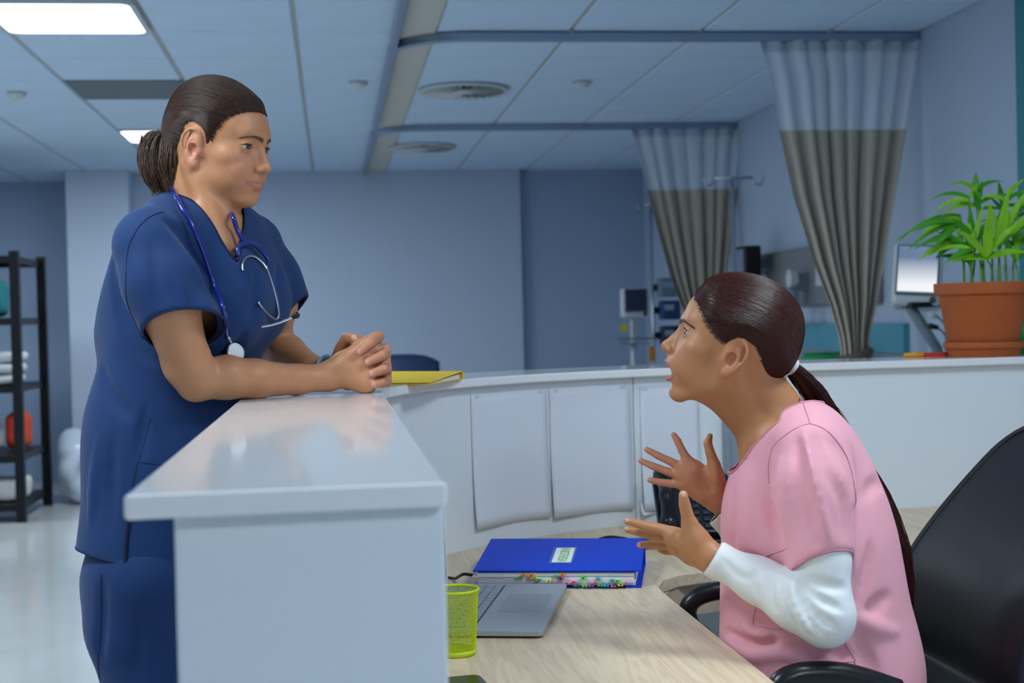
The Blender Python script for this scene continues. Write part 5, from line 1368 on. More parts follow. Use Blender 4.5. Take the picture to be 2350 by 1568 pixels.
obj('trackpad_rim', xf(join([box(0.0190, 0.0197, LW*0.357, LW*0.733, 0.0111, 0.0116), box(0.1053, 0.106, LW*0.357, LW*0.733, 0.0111, 0.0116), box(0.019, 0.106, LW*0.357, LW*0.3592, 0.0111, 0.0116), box(0.019, 0.106, LW*0.7308, LW*0.733, 0.0111, 0.0116)]), FLp), mat('trackpad_edge', (190, 194, 198), 0.25, 0.7), lp)
obj('key_well', xf(box(0.128, 0.242, 0.022, LW-0.022, 0.0111, 0.0113), FLp), mat('key_well_dark', (52, 58, 64), 0.5), lp)
kw = (LW-0.05)/17.0; keyb = {}
for r_ in range(6):
    x0 = 0.131+r_*0.0185; y = 0.024
    row = [1]*17 if r_ else [1.2, 1.2, 1.2, 6.5, 1.2, 1.2, 1.1, 1.1, 1.1, 1.2]
    if r_ in (1, 2): row = [1.8]+[1]*12+[1.6, 0.8, 0.8]
    for wk in row:
        wd = wk*kw
        if y+wd > LW-0.020: break
        key = round(wd, 4)
        if key not in keyb: keyb[key] = obj('key', box(0, 0.0165, 0.0012, wd-0.0012, 0.0, 0.0012), mat('key_silver', (148, 156, 166), 0.45, 0.1), lp, world=False); kk_ = keyb[key]
        else: kk_ = copy_part(keyb[key], lp)
        Mk = Matrix((FLp @ frame((x0, y, 0.0114), (1, 0, 0), (0, 1, 0), (0, 0, 1.0))).tolist()); kk_.matrix_parent_inverse = WM[lp].inverted(); kk_.matrix_basis = Mk
        y += wd
lidF = FLp @ frame((LD-0.007, 0, 0.0112), norm((0.02, 0, 1.0)), (0, 1, 0), norm((-1.0, 0, 0.02)))
scr = obj('screen_lid', xf(box(0.0, 0.225, 0.0, LW, -0.006, 0.0), lidF), M_sil, lp, bevel=0.002)
obj('display', xf(box(0.015, 0.215, 0.01, LW-0.01, 0.0001, 0.0006), lidF), mat('dark_display', (14, 16, 22), 0.1), scr)
# mesh pen cup
cupc = Pz(1068, 1512, ZD); cup = T('pen_cup', 'lime yellow wire mesh pen cup standing beside the laptop', 'pen cup', (cupc[0]-0.012, cupc[1]+0.035, ZD))
M_lime = mat('lime_enamel', (196, 214, 24), 0.4)
RB, RT, HC = 0.033, 0.040, 0.112
wires = []
for sgn in (1, -1):
    for k in range(58):
        a = 2*math.pi*k/58; pth = [((RB+(RT-RB)*t)*math.cos(a+sgn*t*0.9), (RB+(RT-RB)*t)*math.sin(a+sgn*t*0.9), 0.006+(HC-0.008)*t) for t in np.linspace(0, 1, 9)]
        wires.append(tube(pth, 0.00055, 4, caps=False))
obj('mesh_wall', join(wires), M_lime, cup, world=False, smooth=True)
circ = lambda r, z: [(r*math.cos(a), r*math.sin(a), z) for a in np.linspace(0, 2*math.pi, 40, endpoint=False)]
obj('rim', tube(circ(RT, HC), 0.0026, 8, closed=True), M_lime, cup, world=False, smooth=True)
obj('base', join([lathe([(0.0, 0.001), (RB, 0.001), (RB+0.001, 0.010), (RB-0.001, 0.010), (RB-0.002, 0.003), (0, 0.003)], 32)]), M_lime, cup, world=False, smooth=True)
# phone lying at the near edge
sp = Pz(1078, 1572, ZD); ph = T('smartphone', 'dark smartphone lying face up on the desk at the bottom edge of the picture', 'smartphone', (sp[0]-0.01, sp[1]-0.05, ZD), 0.12)
obj('body', prism(rrect(0.075, 0.15, 0.012), 0.0, 0.009), M_plastic_b, ph, world=False, bevel=0.002)
obj('glass', prism(rrect(0.069, 0.144, 0.010), 0.0091, 0.0095), mat('phone_glass', (14, 20, 12), 0.12), ph, world=False)  # green tint puts the lime cup's reflection into the glass colour
# ---------------------------------------------------------------- desk telephone
tp0 = Pz(1600, 1250, ZD); tpn = T('desk_telephone', 'black desk telephone with a tilted keypad behind the nurse\'s open hands', 'telephone', (tp0[0]+0.02, tp0[1]+0.10, ZD), -0.12)
tilt_ = math.radians(38); FT = frame((0, -0.09, 0.030), (1, 0, 0), (0, math.cos(tilt_), math.sin(tilt_)), (0, -math.sin(tilt_), math.cos(tilt_)))
M_tel = mat('telephone_black', (26, 30, 38), 0.35)
obj('housing', join([xf(prism([(p[0], p[1]+0.105) for p in rrect(0.20, 0.21, 0.015)], -0.022, 0.0), FT)]), M_tel, tpn, world=False, bevel=0.003)
obj('foot', join([box(-0.085, 0.085, 0.02, 0.07, 0.0, 0.09), box(-0.095, 0.095, -0.10, 0.07, 0.0, 0.010)]), M_tel, tpn, world=False, bevel=0.003)
hs = Vol(); hs.M = FT; hs.chain([(-0.075, 0.02, 0.018), (-0.075, 0.10, 0.030), (-0.075, 0.19, 0.018)], [0.020, 0.014, 0.020], 0.01, 0.02); hs.ell((-0.075, 0.018, 0.012), (0.024, 0.024, 0.018), 0.01); hs.ell((-0.075, 0.192, 0.012), (0.024, 0.024, 0.018), 0.01); hs.M = np.eye(4)
V, Q = iso(hs, (-0.2, -0.2, -0.05), (0.1, 0.3, 0.3), 0.004); W_ = np.array(WM[tpn]); qmesh('handset', V @ W_[:3, :3].T + W_[:3, 3], Q, mat('handset_black', (12, 13, 17), 0.3), tpn)
obj('display', xf(box(-0.03, 0.085, 0.155, 0.20, 0.0005, 0.002), FT), mat('lcd_grey', (70, 84, 90), 0.2), tpn, world=False)
kproto = None
for r_ in range(6):
    for c_ in range(5):
        if kproto is None:
            kproto = obj('key', box(-0.0075, 0.0075, -0.006, 0.006, 0.0, 0.005), mat('tel_key', (44, 50, 58), 0.35), tpn, world=False, bevel=0.001); k_ = kproto
        else: k_ = copy_part(kproto, tpn)
        k_.matrix_local = Matrix((FT @ frame((-0.025+c_*0.0245, 0.018+r_*0.023, 0.0005), (1, 0, 0), (0, 1, 0), (0, 0, 1.0))).tolist())
tag(obj('telephone_cord', tube(catmull([Pz(1480, 1250, ZD+0.006)+np.array([0.1, 0.03, 0]), Pz(1470, 1243, ZD+0.012), Pz(1430, 1236, ZD+0.02), Pz(1395, 1233, ZD+0.022), Pz(1365, 1243, ZD+0.006), Pz(1350, 1260, ZD+0.005)], 8), 0.004, 8), M_plastic_b, smooth=True), 'black cable looping on the desk behind the blue binder', 'cable')
tag(obj('adapter', xf(prism(rrect(0.12, 0.045, 0.012), 0, 0.022), rotz(-0.2, Pz(1476, 1258, ZD))), M_plastic_b, bevel=0.004), 'flat black adapter between the binder and the telephone', 'adapter')
tag(obj('laptop_cable', tube(catmull([Pz(1090, 1322, ZD+0.02), Pz(1066, 1318, ZD+0.024), Pz(1052, 1324, ZD+0.014), Pz(1044, 1328, ZD+0.006), Pz(1030, 1326, ZD+0.005)], 8), 0.0035, 8), M_plastic_b, smooth=True), 'black cable arching between the binder and the laptop', 'cable')
# ---------------------------------------------------------------- sheets of paper pinned on the curved panel
def on_panel(px, py):
    """point of the panel's inner face seen at a photograph pixel, as (arc length, height)"""
    r = ray(px, py); best = None; p = np.array(along(arc_in, 0, arclen(arc_in), 400)); sl = np.linspace(0, arclen(arc_in), 400)
    a = np.arctan2(p[:, 0], p[:, 1])-math.atan2(r[0], r[1]); i = int(np.argmin(np.abs(a))); t = p[i][1]/r[1]; return sl[i], CAM[2]+r[2]*t
def sheet(px0, px1, py0, py1, label, curl):
    s0, zt_ = on_panel(px0, py0); s1, _ = on_panel(px1, py0); _, zb = on_panel((px0+px1)/2, py1)
    pl = np.array(along(arc_in, s0, s1, 13)); tg = np.gradient(pl, axis=0); nm = np.stack([tg[:, 1], -tg[:, 0]], 1); nm /= np.linalg.norm(nm, axis=1)[:, None]
    def f(u, v):
        i = int(round(u*12)); k = curl*(v**3)*(0.6+0.4*math.cos(u*5)) ; q = pl[i]+nm[i]*(0.0025+k)
        return (q[0], q[1], zt_+(zb-zt_)*v)
    t = thing('paper_sheet', label, 'paper', (pl[6][0], pl[6][1], zb), 0, 'sheets pinned on the curved panel')
    obj('sheet', grid(f, 13, 14), mat('white_paper', (224, 228, 238), 0.7), t, smooth=True, solid=0.0005)
    for i in (0, 12):
        for v in (0.02,):
            q = np.array(f(i/12, v)); ii = 1 if i == 0 else 11; q = np.array(f(ii/12, v)); n3 = np.array([nm[ii][0], nm[ii][1], 0])
            obj('tape', xf(box(-0.008, 0.008, -0.004, 0.004, 0.0006, 0.0010), frame(q, np.array([tg[ii][0], tg[ii][1], 0])/np.linalg.norm(tg[ii]), (0, 0, 1.0), n3)), mat('clear_tape', (205, 212, 218), 0.3), t)
sheet(1080, 1255, 906, 1200, 'white sheet of paper pinned leftmost on the curved counter panel', 0.012)
sheet(1257, 1448, 892, 1178, 'white sheet of paper pinned left of the panel joint', 0.012)
sheet(1466, 1600, 888, 1168, 'white sheet of paper pinned right of the panel joint behind the raised hand', 0.014)
sheet(1470, 1530, 1150, 1178, 'small paper slip pinned low beside the telephone', 0.02)
hp, hz = on_panel(1660, 930); hp2, _ = on_panel(1672, 930); q0 = np.array(along(arc_in, hp, hp2, 2))
tag(obj('sign_holder', join([box(q0[0][0]-0.004, q0[0][0]+0.010, q0[0][1]-0.03, q0[0][1]-0.004, hz-0.28, hz), box(q0[0][0]+0.010, q0[0][0]+0.19, q0[0][1]-0.028, q0[0][1]-0.022, hz-0.28, hz), box(q0[0][0]-0.004, q0[0][0]+0.19, q0[0][1]-0.03, q0[0][1]-0.004, hz-0.29, hz-0.28)]), mat('clear_acrylic', (205, 222, 240), 0.08, trans=0.6, alpha=0.75), bevel=0.002), 'clear acrylic leaflet holder on the panel behind the seated nurse\'s neck', 'holder')
# ---------------------------------------------------------------- yellow folder on the countertop
yf = thing('folder', 'yellow document folder lying on the curved countertop', 'folder', tuple(Pz(960, 868, ZT)))
ya_, yb_, yc_, yd_ = Pz(870, 884, ZT), Pz(985, 883, ZT), Pz(1062, 871, ZT), Pz(900, 871, ZT)
M_yel = mat('yellow_card', (250, 208, 20), 0.5)
def quad_slab(q, za, zb, th):
    V = [(p[0], p[1], z) for p, z in zip(q, za)]+[(p[0], p[1], z+th) for p, z in zip(q, zb)]; return V, box(0, 1, 0, 1, 0, 1)[1]
yq = [ya_, yb_, yc_, yd_]
obj('back_flap', quad_slab(yq, [ZT+0.0005]*4, [ZT+0.0005]*4, 0.0015), M_yel, yf)
obj('front_flap', quad_slab(yq, [ZT+0.004, ZT+0.004, ZT+0.019, ZT+0.019], [ZT+0.004, ZT+0.004, ZT+0.019, ZT+0.019], 0.0015), M_yel, yf)
sp_ = [yd_, yc_]; nn = norm(np.array([-(yc_-yd_)[1], (yc_-yd_)[0], 0]))*0.002
obj('spine', quad_slab([yd_, yc_, yc_+nn, yd_+nn], [ZT+0.0005]*4, [ZT+0.019]*4, 0.0015), M_yel, yf)
obj('papers', quad_slab([ya_*0.96+yd_*0.04, yb_*0.97+yd_*0.03, yc_*0.96+ya_*0.04, yd_*0.97+yb_*0.03], [ZT+0.002]*4, [ZT+0.0035, ZT+0.0035, ZT+0.012, ZT+0.012], 0.001), mat('white_paper'), yf)
# ================================================================ potted palm on the counter
pb0 = Pz(2253, 818, ZT); PC = np.array([pb0[0]+0.02, 4.07, ZT]); sxp = np.linalg.norm(PC-CAM)
pxm = 3264/((PC-CAM)@CF)
pot = thing('potted_palm', 'small potted palm in a terracotta pot and saucer on the counter', 'plant', tuple(PC))
M_terra = mat('terracotta', (176, 88, 38), 0.7, bump=0.1, bscale=200, var=0.06, vscale=20)
rS, rB, rT = 89/pxm, 76/pxm, 98/pxm; rR = 107/pxm
hS, hP, hR = 33/pxm, 142/pxm, 168/pxm
obj('saucer', lathe([(0, 0), (rS*0.88, 0), (rS*0.92, hS*0.55), (rS, hS*0.6), (rS, hS), (rS*0.95, hS), (rS*0.90, hS*0.4), (0, hS*0.35)], 48), M_terra, pot, world=False, smooth=True, bevel=0.0015)
pt_ = obj('pot', lathe([(0, hS*0.4), (rB, hS*0.4), (rT, hP), (rR, hP), (rR*1.01, hR), (rR*0.95, hR), (rT*0.92, hP), (rT*0.9, hP-0.01), (0, hP-0.01)], 48), M_terra, pot, world=False, smooth=True, bevel=0.0015)
obj('soil', join([disc_cap(rT*0.93, hR-0.02, 32)]), mat('potting_soil', (40, 28, 20), 0.9, bump=0.6, bscale=120), pot, world=False)
M_leaf = mat('palm_leaf', (64, 150, 22), 0.42, var=0.22, vscale=18, spec=0.4)
M_leaf2 = mat('palm_leaf_young', (128, 190, 30), 0.42, var=0.18, vscale=18)
M_stalk = mat('palm_stalk', (96, 160, 50), 0.5)
gl = np.random.default_rng(12)
def leaf(base, dirv, up, L, wd, droop, m, parent):
    side = norm(np.cross(dirv, up)); p = np.array(base, float); d = norm(dirv); n = 8; V = []
    for i in range(n+1):
        t = i/n; w_ = wd*math.sin(math.pi*(0.06+0.94*t)**0.75)*(1 if t < 1 else 0)+0.0004
        nn_ = norm(np.cross(side, d)); V += [p-side*w_+nn_*w_*0.35, p, p+side*w_+nn_*w_*0.35]
        d = norm(d+np.array([0, 0, -droop/n])); p = p+d*L/n
    Fc = []
    for i in range(n):
        for k in range(2): Fc.append((i*3+k, i*3+k+1, i*3+k+4, i*3+k+3))
    return obj('leaf', (V, Fc), m, parent, smooth=True)
def frond(bpx, tip, leaves, L, dy=0.0, m=None, w0=0.0085):
    L = L*1.12
    """stalk from the soil to tip (pixel), with leaflets fanning out near its end"""
    b = np.array([PC[0]+(bpx-2253)/pxm, PC[1]+gl.uniform(-0.05, 0.05), PC[2]+hR-0.025]); e = PY(tip[0], tip[1], PC[1]+dy)
    mid = (b+e)/2+np.array([-(e[0]-b[0])*0.25, 0, abs(e[2]-b[2])*0.12]); c = catmull([b, mid, e], 8)
    st_ = obj('frond', tube(c, np.linspace(0.0042, 0.0018, len(c)), 6), M_stalk, pot, smooth=True)
    tg = norm(c[-1]-c[-3])
    for i, (ang, ln, back, drp) in enumerate(leaves):
        k = max(0, int((len(c)-1)*(1-back))); vv = np.array([CR, CU]); a = math.radians(ang)
        d = norm(CR*math.cos(a)+CU*math.sin(a)+CF*gl.uniform(-0.45, 0.45)); leaf(c[k], d, norm(np.cross(d, CF)*0.3-CF*0.8+np.array([0, 0, 0.6])), ln*L, w0*gl.uniform(0.85, 1.2), drp, m or (M_leaf if gl.uniform() < 0.7 else M_leaf2), st_)
frond(2250, (2245, 470), [(75, 0.55, 0.0, 0.2), (40, 0.7, 0.0, 0.9), (155, 0.95, 0.02, 1.3), (110, 0.45, 0.1, 0.6), (20, 0.6, 0.08, 0.9)], 0.15)
frond(2225, (2225, 455), [(140, 0.9, 0.0, 1.5), (160, 0.75, 0.05, 1.4), (60, 0.4, 0.0, 0.4)], 0.15, -0.03)
frond(2215, (2205, 495), [(170, 1.2, 0.0, 1.1), (178, 1.1, 0.02, 1.3), (150, 0.6, 0.08, 1.4), (190, 0.6, 0.12, 0.9)], 0.16, 0.02)
frond(2213, (2190, 545), [(175, 0.8, 0.0, 0.7), (195, 0.75, 0.02, 0.6), (160, 0.6, 0.05, 0.9), (210, 0.5, 0.10, 0.5), (185, 0.65, 0.15, 0.6), (140, 0.4, 0.1, 1.0)], 0.15, -0.02)
frond(2240, (2235, 560), [(120, 0.8, 0.0, 0.9), (165, 0.7, 0.05, 1.0), (80, 0.7, 0.0, 0.4), (60, 0.8, 0.1, 0.4), (200, 0.5, 0.12, 0.6), (100, 0.9, 0.2, 0.3)], 0.15, -0.05)
frond(2280, (2290, 540), [(70, 1.0, 0.25, 0.3), (55, 1.1, 0.3, 0.4), (85, 1.0, 0.35, 0.2), (35, 0.9, 0.1, 0.6), (15, 0.7, 0.0, 0.8), (100, 0.7, 0.2, 0.3)], 0.17, -0.04, M_leaf2, 0.013)
frond(2300, (2330, 500), [(30, 0.9, 0.0, 0.9), (5, 0.8, 0.05, 1.0), (60, 0.6, 0.0, 0.6), (150, 0.6, 0.1, 0.9), (120, 0.7, 0.15, 0.7)], 0.16, 0.03)
frond(2310, (2345, 560), [(40, 0.8, 0.0, 0.8), (70, 0.7, 0.1, 0.5), (150, 0.6, 0.1, 0.8), (100, 0.6, 0.2, 0.4)], 0.15, 0.0)
frond(2265, (2262, 590), [(95, 1.0, 0.1, 0.2), (60, 0.9, 0.0, 0.5), (130, 0.9, 0.0, 0.6), (30, 0.7, 0.1, 0.7), (160, 0.6, 0.1, 0.8)], 0.16, -0.07, M_leaf2, 0.012)
frond(2325, (2330, 600), [(80, 0.9, 0.1, 0.3), (110, 0.8, 0.0, 0.4), (45, 0.8, 0.0, 0.6)], 0.15, -0.03)
frond(2230, (2222, 600), [(110, 0.8, 0.1, 0.4), (150, 0.6, 0.0, 0.7), (75, 0.8, 0.0, 0.4), (40, 0.5, 0.1, 0.7)], 0.14, 0.03)
frond(2290, (2300, 470), [(100, 0.5, 0.0, 0.6), (60, 0.8, 0.02, 1.0), (20, 0.9, 0.04, 1.2)], 0.13, 0.05)
frond(2222, (2195, 510), [(168, 1.25, 0.0, 1.0), (182, 1.0, 0.04, 0.9), (150, 0.8, 0.08, 1.2), (200, 0.7, 0.12, 0.7)], 0.15, -0.06)
frond(2240, (2240, 440), [(130, 0.8, 0.0, 1.4), (50, 0.8, 0.0, 1.2), (90, 0.45, 0.0, 0.2)], 0.12, 0.02)
frond(2275, (2310, 455), [(25, 0.9, 0.0, 1.0), (60, 0.6, 0.0, 0.7), (140, 0.6, 0.05, 1.0)], 0.13, -0.05)
frond(2255, (2225, 570), [(160, 0.7, 0.0, 0.8), (190, 0.6, 0.05, 0.6), (130, 0.8, 0.1, 0.6), (90, 0.7, 0.1, 0.3)], 0.14, -0.09)
# small things beside and behind the pot
cg = np.array([PC[0]+0.155, PC[1]+0.05, ZT]); gc = thing('cup', 'green plastic cup behind the potted palm at the right edge', 'cup', tuple(cg))
obj('body', lathe([(0, 0), (0.034, 0), (0.045, 0.115), (0.042, 0.115), (0.032, 0.004), (0, 0.004)], 32), mat('green_plastic', (20, 150, 70), 0.35), gc, world=False, smooth=True); obj('rim', tube(circ(0.0435, 0.115), 0.0022, 8, closed=True), mat('green_plastic'), gc, world=False, smooth=True)
q = Pz(2120, 822, ZT); tag(obj('marker_pen', tube([(q[0]-0.02, 4.13, ZT+0.007), (q[0]+0.03, 4.135, ZT+0.007), (q[0]+0.055, 4.138, ZT+0.007), (q[0]+0.07, 4.14, ZT+0.007)], [0.007, 0.007, 0.006, 0.004], 10), mat('orange_yellow_plastic', (236, 160, 40), 0.4), smooth=True), 'yellow-orange marker pen lying left of the terracotta saucer', 'pen')
tag(obj('notebook', xf(join([slab(0, 0.10, 0, 0.06, 0, 0, 0.002), slab(0.002, 0.097, 0.001, 0.059, 0.002, 0.002, 0.008), slab(0, 0.10, 0, 0.06, 0.010, 0.010, 0.002)]), rotz(0.1, (q[0]+0.045, 4.10, ZT))), mat('red_card', (200, 60, 44), 0.5)), 'small red notebook lying behind the terracotta saucer', 'notebook')
# ================================================================ shelf unit at the left
sh = thing('shelf_unit', 'black metal shelf unit at the left edge behind the standing nurse', 'shelf', (-2.6, 10.1, 0))
SX0, SX1, SY0, SY1 = -3.15, -2.06, 9.68, 10.55
for x in (SX0, SX1):
    for y in (SY0, SY1): obj('post', join([box(x-0.032, x+0.032, y-0.004, y+0.004, 0, 1.79), box(x+(0.028 if x == SX1 else -0.032), x+(0.032 if x == SX1 else -0.028), y-0.032, y+0.032, 0, 1.79)]), M_black, sh)
SZ = [0.12, 0.44, 0.90, 1.35, 1.76]
for z in SZ: obj('shelf_board', join([box(SX0, SX1, SY0, SY1, z-0.012, z), box(SX0, SX1, SY0, SY0+0.02, z-0.045, z-0.012), box(SX0, SX1, SY1-0.02, SY1, z-0.045, z-0.012), box(SX1-0.02, SX1, SY0, SY1, z-0.045, z-0.012)]), M_black, sh)
def rounded(name, c, s, r, m, label, cat, group=None, h=0.02):
    c = (c[0], c[1], c[2]+0.007); v = Vol(); hs_ = np.array(s)/2-r
    v.fn(lambda q: np.linalg.norm(np.maximum(np.abs(q-np.array(c))-hs_, 0), axis=1)-r+0.004*np.sin(q[:, 0]*31+q[:, 1]*17+q[:, 2]*43), np.array(c)-np.array(s)/2-0.01, np.array(c)+np.array(s)/2+0.01)
    t = thing(name, label, cat, (c[0], c[1], c[2]-s[2]/2), 0, group); V, Q = iso(v, np.array(c)-np.array(s)/2-0.03, np.array(c)+np.array(s)/2+0.03, h); qmesh('body', V, Q, m, t, sm=3); return t
M_linen = mat('white_linen', (214, 216, 216), 0.9, bump=0.3, bscale=80)
n_ = 0
for (x, y, w_, d_) in ((-2.26, 9.92, 0.36, 0.36), (-2.70, 9.95, 0.40, 0.38)):
    for k in range(3):
        rounded('folded_towel', (x+0.01*k, y, 0.9+0.034+k*0.075), (w_, d_, 0.064), 0.026, M_linen, ('%s folded white towel of the %s stack on the middle shelf' % (('bottom', 'middle', 'top')[k], 'right' if x > -2.5 else 'left')), 'towel', 'folded towels on the middle shelf')
rounded('linen_bundle', (-2.42, 9.95, 0.44+0.10), (0.34, 0.4, 0.20), 0.05, M_linen, 'bulky white linen bundle on the second shelf from the floor', 'linen')
rounded('laundry_bag', (-2.17, 10.2, 0.44+0.13), (0.16, 0.22, 0.26), 0.06, mat('orange_red_bag', (222, 76, 40), 0.6), 'orange-red bag beside the linen bundle on the shelf', 'bag')
rounded('storage_box', (-2.55, 9.95, 0.12+0.085), (0.36, 0.40, 0.17), 0.02, mat('pale_lilac_box', (190, 190, 224), 0.6), 'pale lilac box on the bottom shelf', 'box')
rounded('storage_box', (-2.20, 10.0, 0.12+0.07), (0.24, 0.36, 0.14), 0.02, mat('off_white_box', (222, 222, 218), 0.6), 'off-white box on the bottom shelf by the near post', 'box')
rounded('linen_bag', (-2.33, 9.9, 1.35+0.13), (0.32, 0.36, 0.26), 0.06, mat('teal_bag', (20, 120, 124), 0.6), 'teal fabric bag on the second shelf from the top', 'bag')
pv = Vol(); gb = np.random.default_rng(4)
for k in range(16): pv.ell((-1.86+gb.normal(0, 0.06), 10.75+gb.normal(0, 0.08), 0.10+abs(gb.normal(0, 0.16))), (0.11, 0.12, 0.10), 0.05)
pv.fn(lambda q: -q[:, 2]+0.002, (-3, 9, -1), (0, 12, 2), 0.01, op='&')
t = thing('plastic_bag', 'crumpled clear-white plastic bag on the floor right of the shelf unit', 'bag', (-1.86, 10.75, 0)); V, Q = iso(pv, (-2.3, 10.2, -0.05), (-1.4, 11.3, 0.8), 0.02); qmesh('body', V, Q, mat('clear_white_plastic', (206, 216, 230), 0.22, bump=0.8, bscale=25), t, sm=2)
# ================================================================ equipment of the bays
def stand(px, Yp, top_py, label, hookpx, feet=5):
    b = PY(px, 700, Yp); zt_ = PY(px, top_py, Yp)[2]; x = b[0]
    t = thing('drip_stand', label, 'drip stand', (x, Yp, 0))
    obj('pole', tube([(x, Yp, 0.08), (x, Yp, zt_)], 0.012, 10), M_steel, t, smooth=True)
    a_, b_ = PY(hookpx[0], top_py, Yp)[0], PY(hookpx[1], top_py, Yp)[0]
    obj('crossbar', tube([(a_, Yp, zt_), (b_, Yp, zt_)], 0.008, 8), M_steel, t, smooth=True)
    for xx, sg in ((a_, -1), (b_, 1)):
        obj('hook', tube(catmull([(xx, Yp, zt_), (xx+sg*0.02, Yp, zt_-0.035), (xx+sg*0.05, Yp, zt_-0.03), (xx+sg*0.06, Yp, zt_+0.01)], 5), 0.006, 6), M_steel, t, smooth=True)
    for k in range(feet):
        a = 2*math.pi*k/feet; e_ = (x+0.26*math.cos(a), Yp+0.26*math.sin(a), 0.05); l_ = obj('foot', tube([(x, Yp, 0.10), e_], [0.016, 0.012], 8), M_steel, t, smooth=True)
        obj('castor', lathe([(0, -0.05), (0.02, -0.05), (0.025, -0.025), (0.012, 0.0), (0, 0.0)], 12, e_), M_plastic_b, l_, smooth=True)
    return t, x
stand(1686, 7.2, 408, 'tall drip stand in front of the farther curtain with a hooked crossbar', (1640, 1726))
stI, xI = stand(1498, 10.2, 470, 'drip stand carrying infusion pumps near the back wall', (1480, 1516))
for k, (py, m, w_) in enumerate(((660, mat('pump_grey', (116, 128, 150), 0.5), 0.16), (712, mat('pump_blue', (40, 66, 110), 0.5), 0.14), (770, mat('pump_dark', (34, 46, 70), 0.5), 0.13))):
    z = PY(1530, py, 10.1)[2]; pm = thing('infusion_pump', ('upper pale', 'middle blue', 'lower dark')[k]+' infusion pump clamped to the drip stand', 'pump', (xI+0.10, 10.1, z-0.07))
    obj('case', cbox((xI+0.10, 10.1, z), (w_, 0.14, 0.14)), m, pm, bevel=0.015); obj('display', cbox((xI+0.08, 10.027, z+0.02), (w_*0.5, 0.006, 0.04)), mat('pump_display', (150, 170, 190), 0.2), pm); obj('clamp', cbox((xI+0.02, 10.14, z), (0.05, 0.05, 0.05)), M_plastic_b, pm)
q = PY(1496, 812, 10.0); fl = thing('fluid_bag', 'small amber fluid bag hanging low on the drip stand', 'fluid bag', tuple(q)); obj('pouch', cbox((q[0], 10.0, q[2]), (0.05, 0.02, 0.11)), mat('amber_fluid', (206, 140, 60), 0.3), fl, bevel=0.009); obj('port', tube([(q[0], 10.0, q[2]+0.05), (q[0], 10.06, q[2]+0.10)], 0.005, 6), M_plastic_w, fl)
# monitor on a pole near the back
def monitor(px0, px1, py0, py1, Yp, yaw, label, scr_mat, depth=0.10, pole=True, case=M_plastic_w):
    a_, b_ = PY(px0, py0, Yp), PY(px1, py1, Yp); c = (a_+b_)/2; w_, h_ = abs(b_[0]-a_[0])/max(0.5, math.cos(yaw)), abs(a_[2]-b_[2])
    t = thing('patient_monitor', label, 'monitor', (c[0], Yp, c[2]-h_/2), yaw)
    obj('case', cbox((0, depth/2, h_/2), (w_, depth, h_)), case, t, world=False, bevel=0.018)
    obj('bezel', cbox((0, -0.004, h_/2+0.015), (w_*0.86, 0.012, h_*0.80)), mat('bezel_grey', (96, 108, 122), 0.4), t, world=False, bevel=0.004)
    obj('screen', cbox((0, -0.0115, h_/2+0.018), (w_*0.78, 0.004, h_*0.72)), scr_mat, t, world=False)
    obj('knob', xf(lathe([(0, -0.02), (0.012, -0.02), (0.013, 0.0), (0, 0.0)], 16), frame((w_*0.33, -0.006, 0.022), (1, 0, 0), (0, 0, 1.0), (0, 1.0, 0))), M_plastic_b, t, world=False)
    return t, c, w_, h_
monitor(1428, 1490, 662, 728, 9.4, 0.0, 'small monitor with a dark screen near the back wall', mat('dark_blue_screen', (40, 54, 76), 0.15))
q = PY(1455, 730, 9.4); rk = thing('roll_stand', 'slim roll stand under the small dark-screened monitor', 'stand', (q[0], 9.45, 0)); obj('pole', tube([(q[0], 9.45, 0.06), (q[0], 9.45, q[2]+0.03)], 0.018, 10), M_plastic_w, rk, smooth=True)
obj('basket', join([tube([(q[0]+a*0.12, 9.45+b*0.1, q[2]-0.14) for a, b in ((-1, -1), (1, -1), (1, 1), (-1, 1))], 0.008, 6, closed=True), cbox((q[0], 9.45, q[2]-0.17), (0.22, 0.18, 0.006))]), M_plastic_g, rk)
for k in range(4): a = math.pi*k/2+0.5; obj('foot', tube([(q[0], 9.45, 0.06), (q[0]+0.22*math.cos(a), 9.45+0.22*math.sin(a), 0.025)], 0.018, 8), M_plastic_g, rk, smooth=True)
q = PY(1432, 752, 9.38); tg_ = thing('tag', 'small yellow tag hanging under the dark-screened monitor', 'tag', tuple(q)); obj('card', cbox(q, (0.05, 0.004, 0.05)), mat('yellow_tag', (214, 196, 60), 0.6), tg_); obj('string', tube([q+(0, 0, 0.025), q+(0.03, 0.03, 0.10)], 0.002, 5), M_plastic_w, tg_)
# bright-screened monitor by the palm
def screen_grad():
    m = bpy.data.materials.new('bright_screen'); m.use_nodes = True; nt = m.node_tree; b = nt.nodes['Principled BSDF']
    tc = nt.nodes.new('ShaderNodeTexCoord'); sp_ = nt.nodes.new('ShaderNodeSeparateXYZ'); nt.links.new(tc.outputs['Generated'], sp_.inputs[0])
    cr = nt.nodes.new('ShaderNodeValToRGB'); cr.color_ramp.elements[0].position = 0.15; cr.color_ramp.elements[0].color = (0.95, 0.97, 1, 1); cr.color_ramp.elements[1].position = 0.75; cr.color_ramp.elements[1].color = (0.13, 0.20, 0.33, 1)
    nt.links.new(sp_.outputs['Z'], cr.inputs['Fac']); nt.links.new(cr.outputs['Color'], b.inputs['Emission Color']); b.inputs['Emission Strength'].default_value = 0.9; b.inputs['Base Color'].default_value = (0.02, 0.02, 0.03, 1); b.inputs['Roughness'].default_value = 0.2
    return m
MY = 5.3
bm, bc, bw_, bh_ = monitor(2050, 2150, 556, 700, MY, -0.42, 'white patient monitor with a bright screen left of the palm', screen_grad(), 0.17)
bm.rotation_euler = (math.radians(-8), math.radians(4), -0.42)
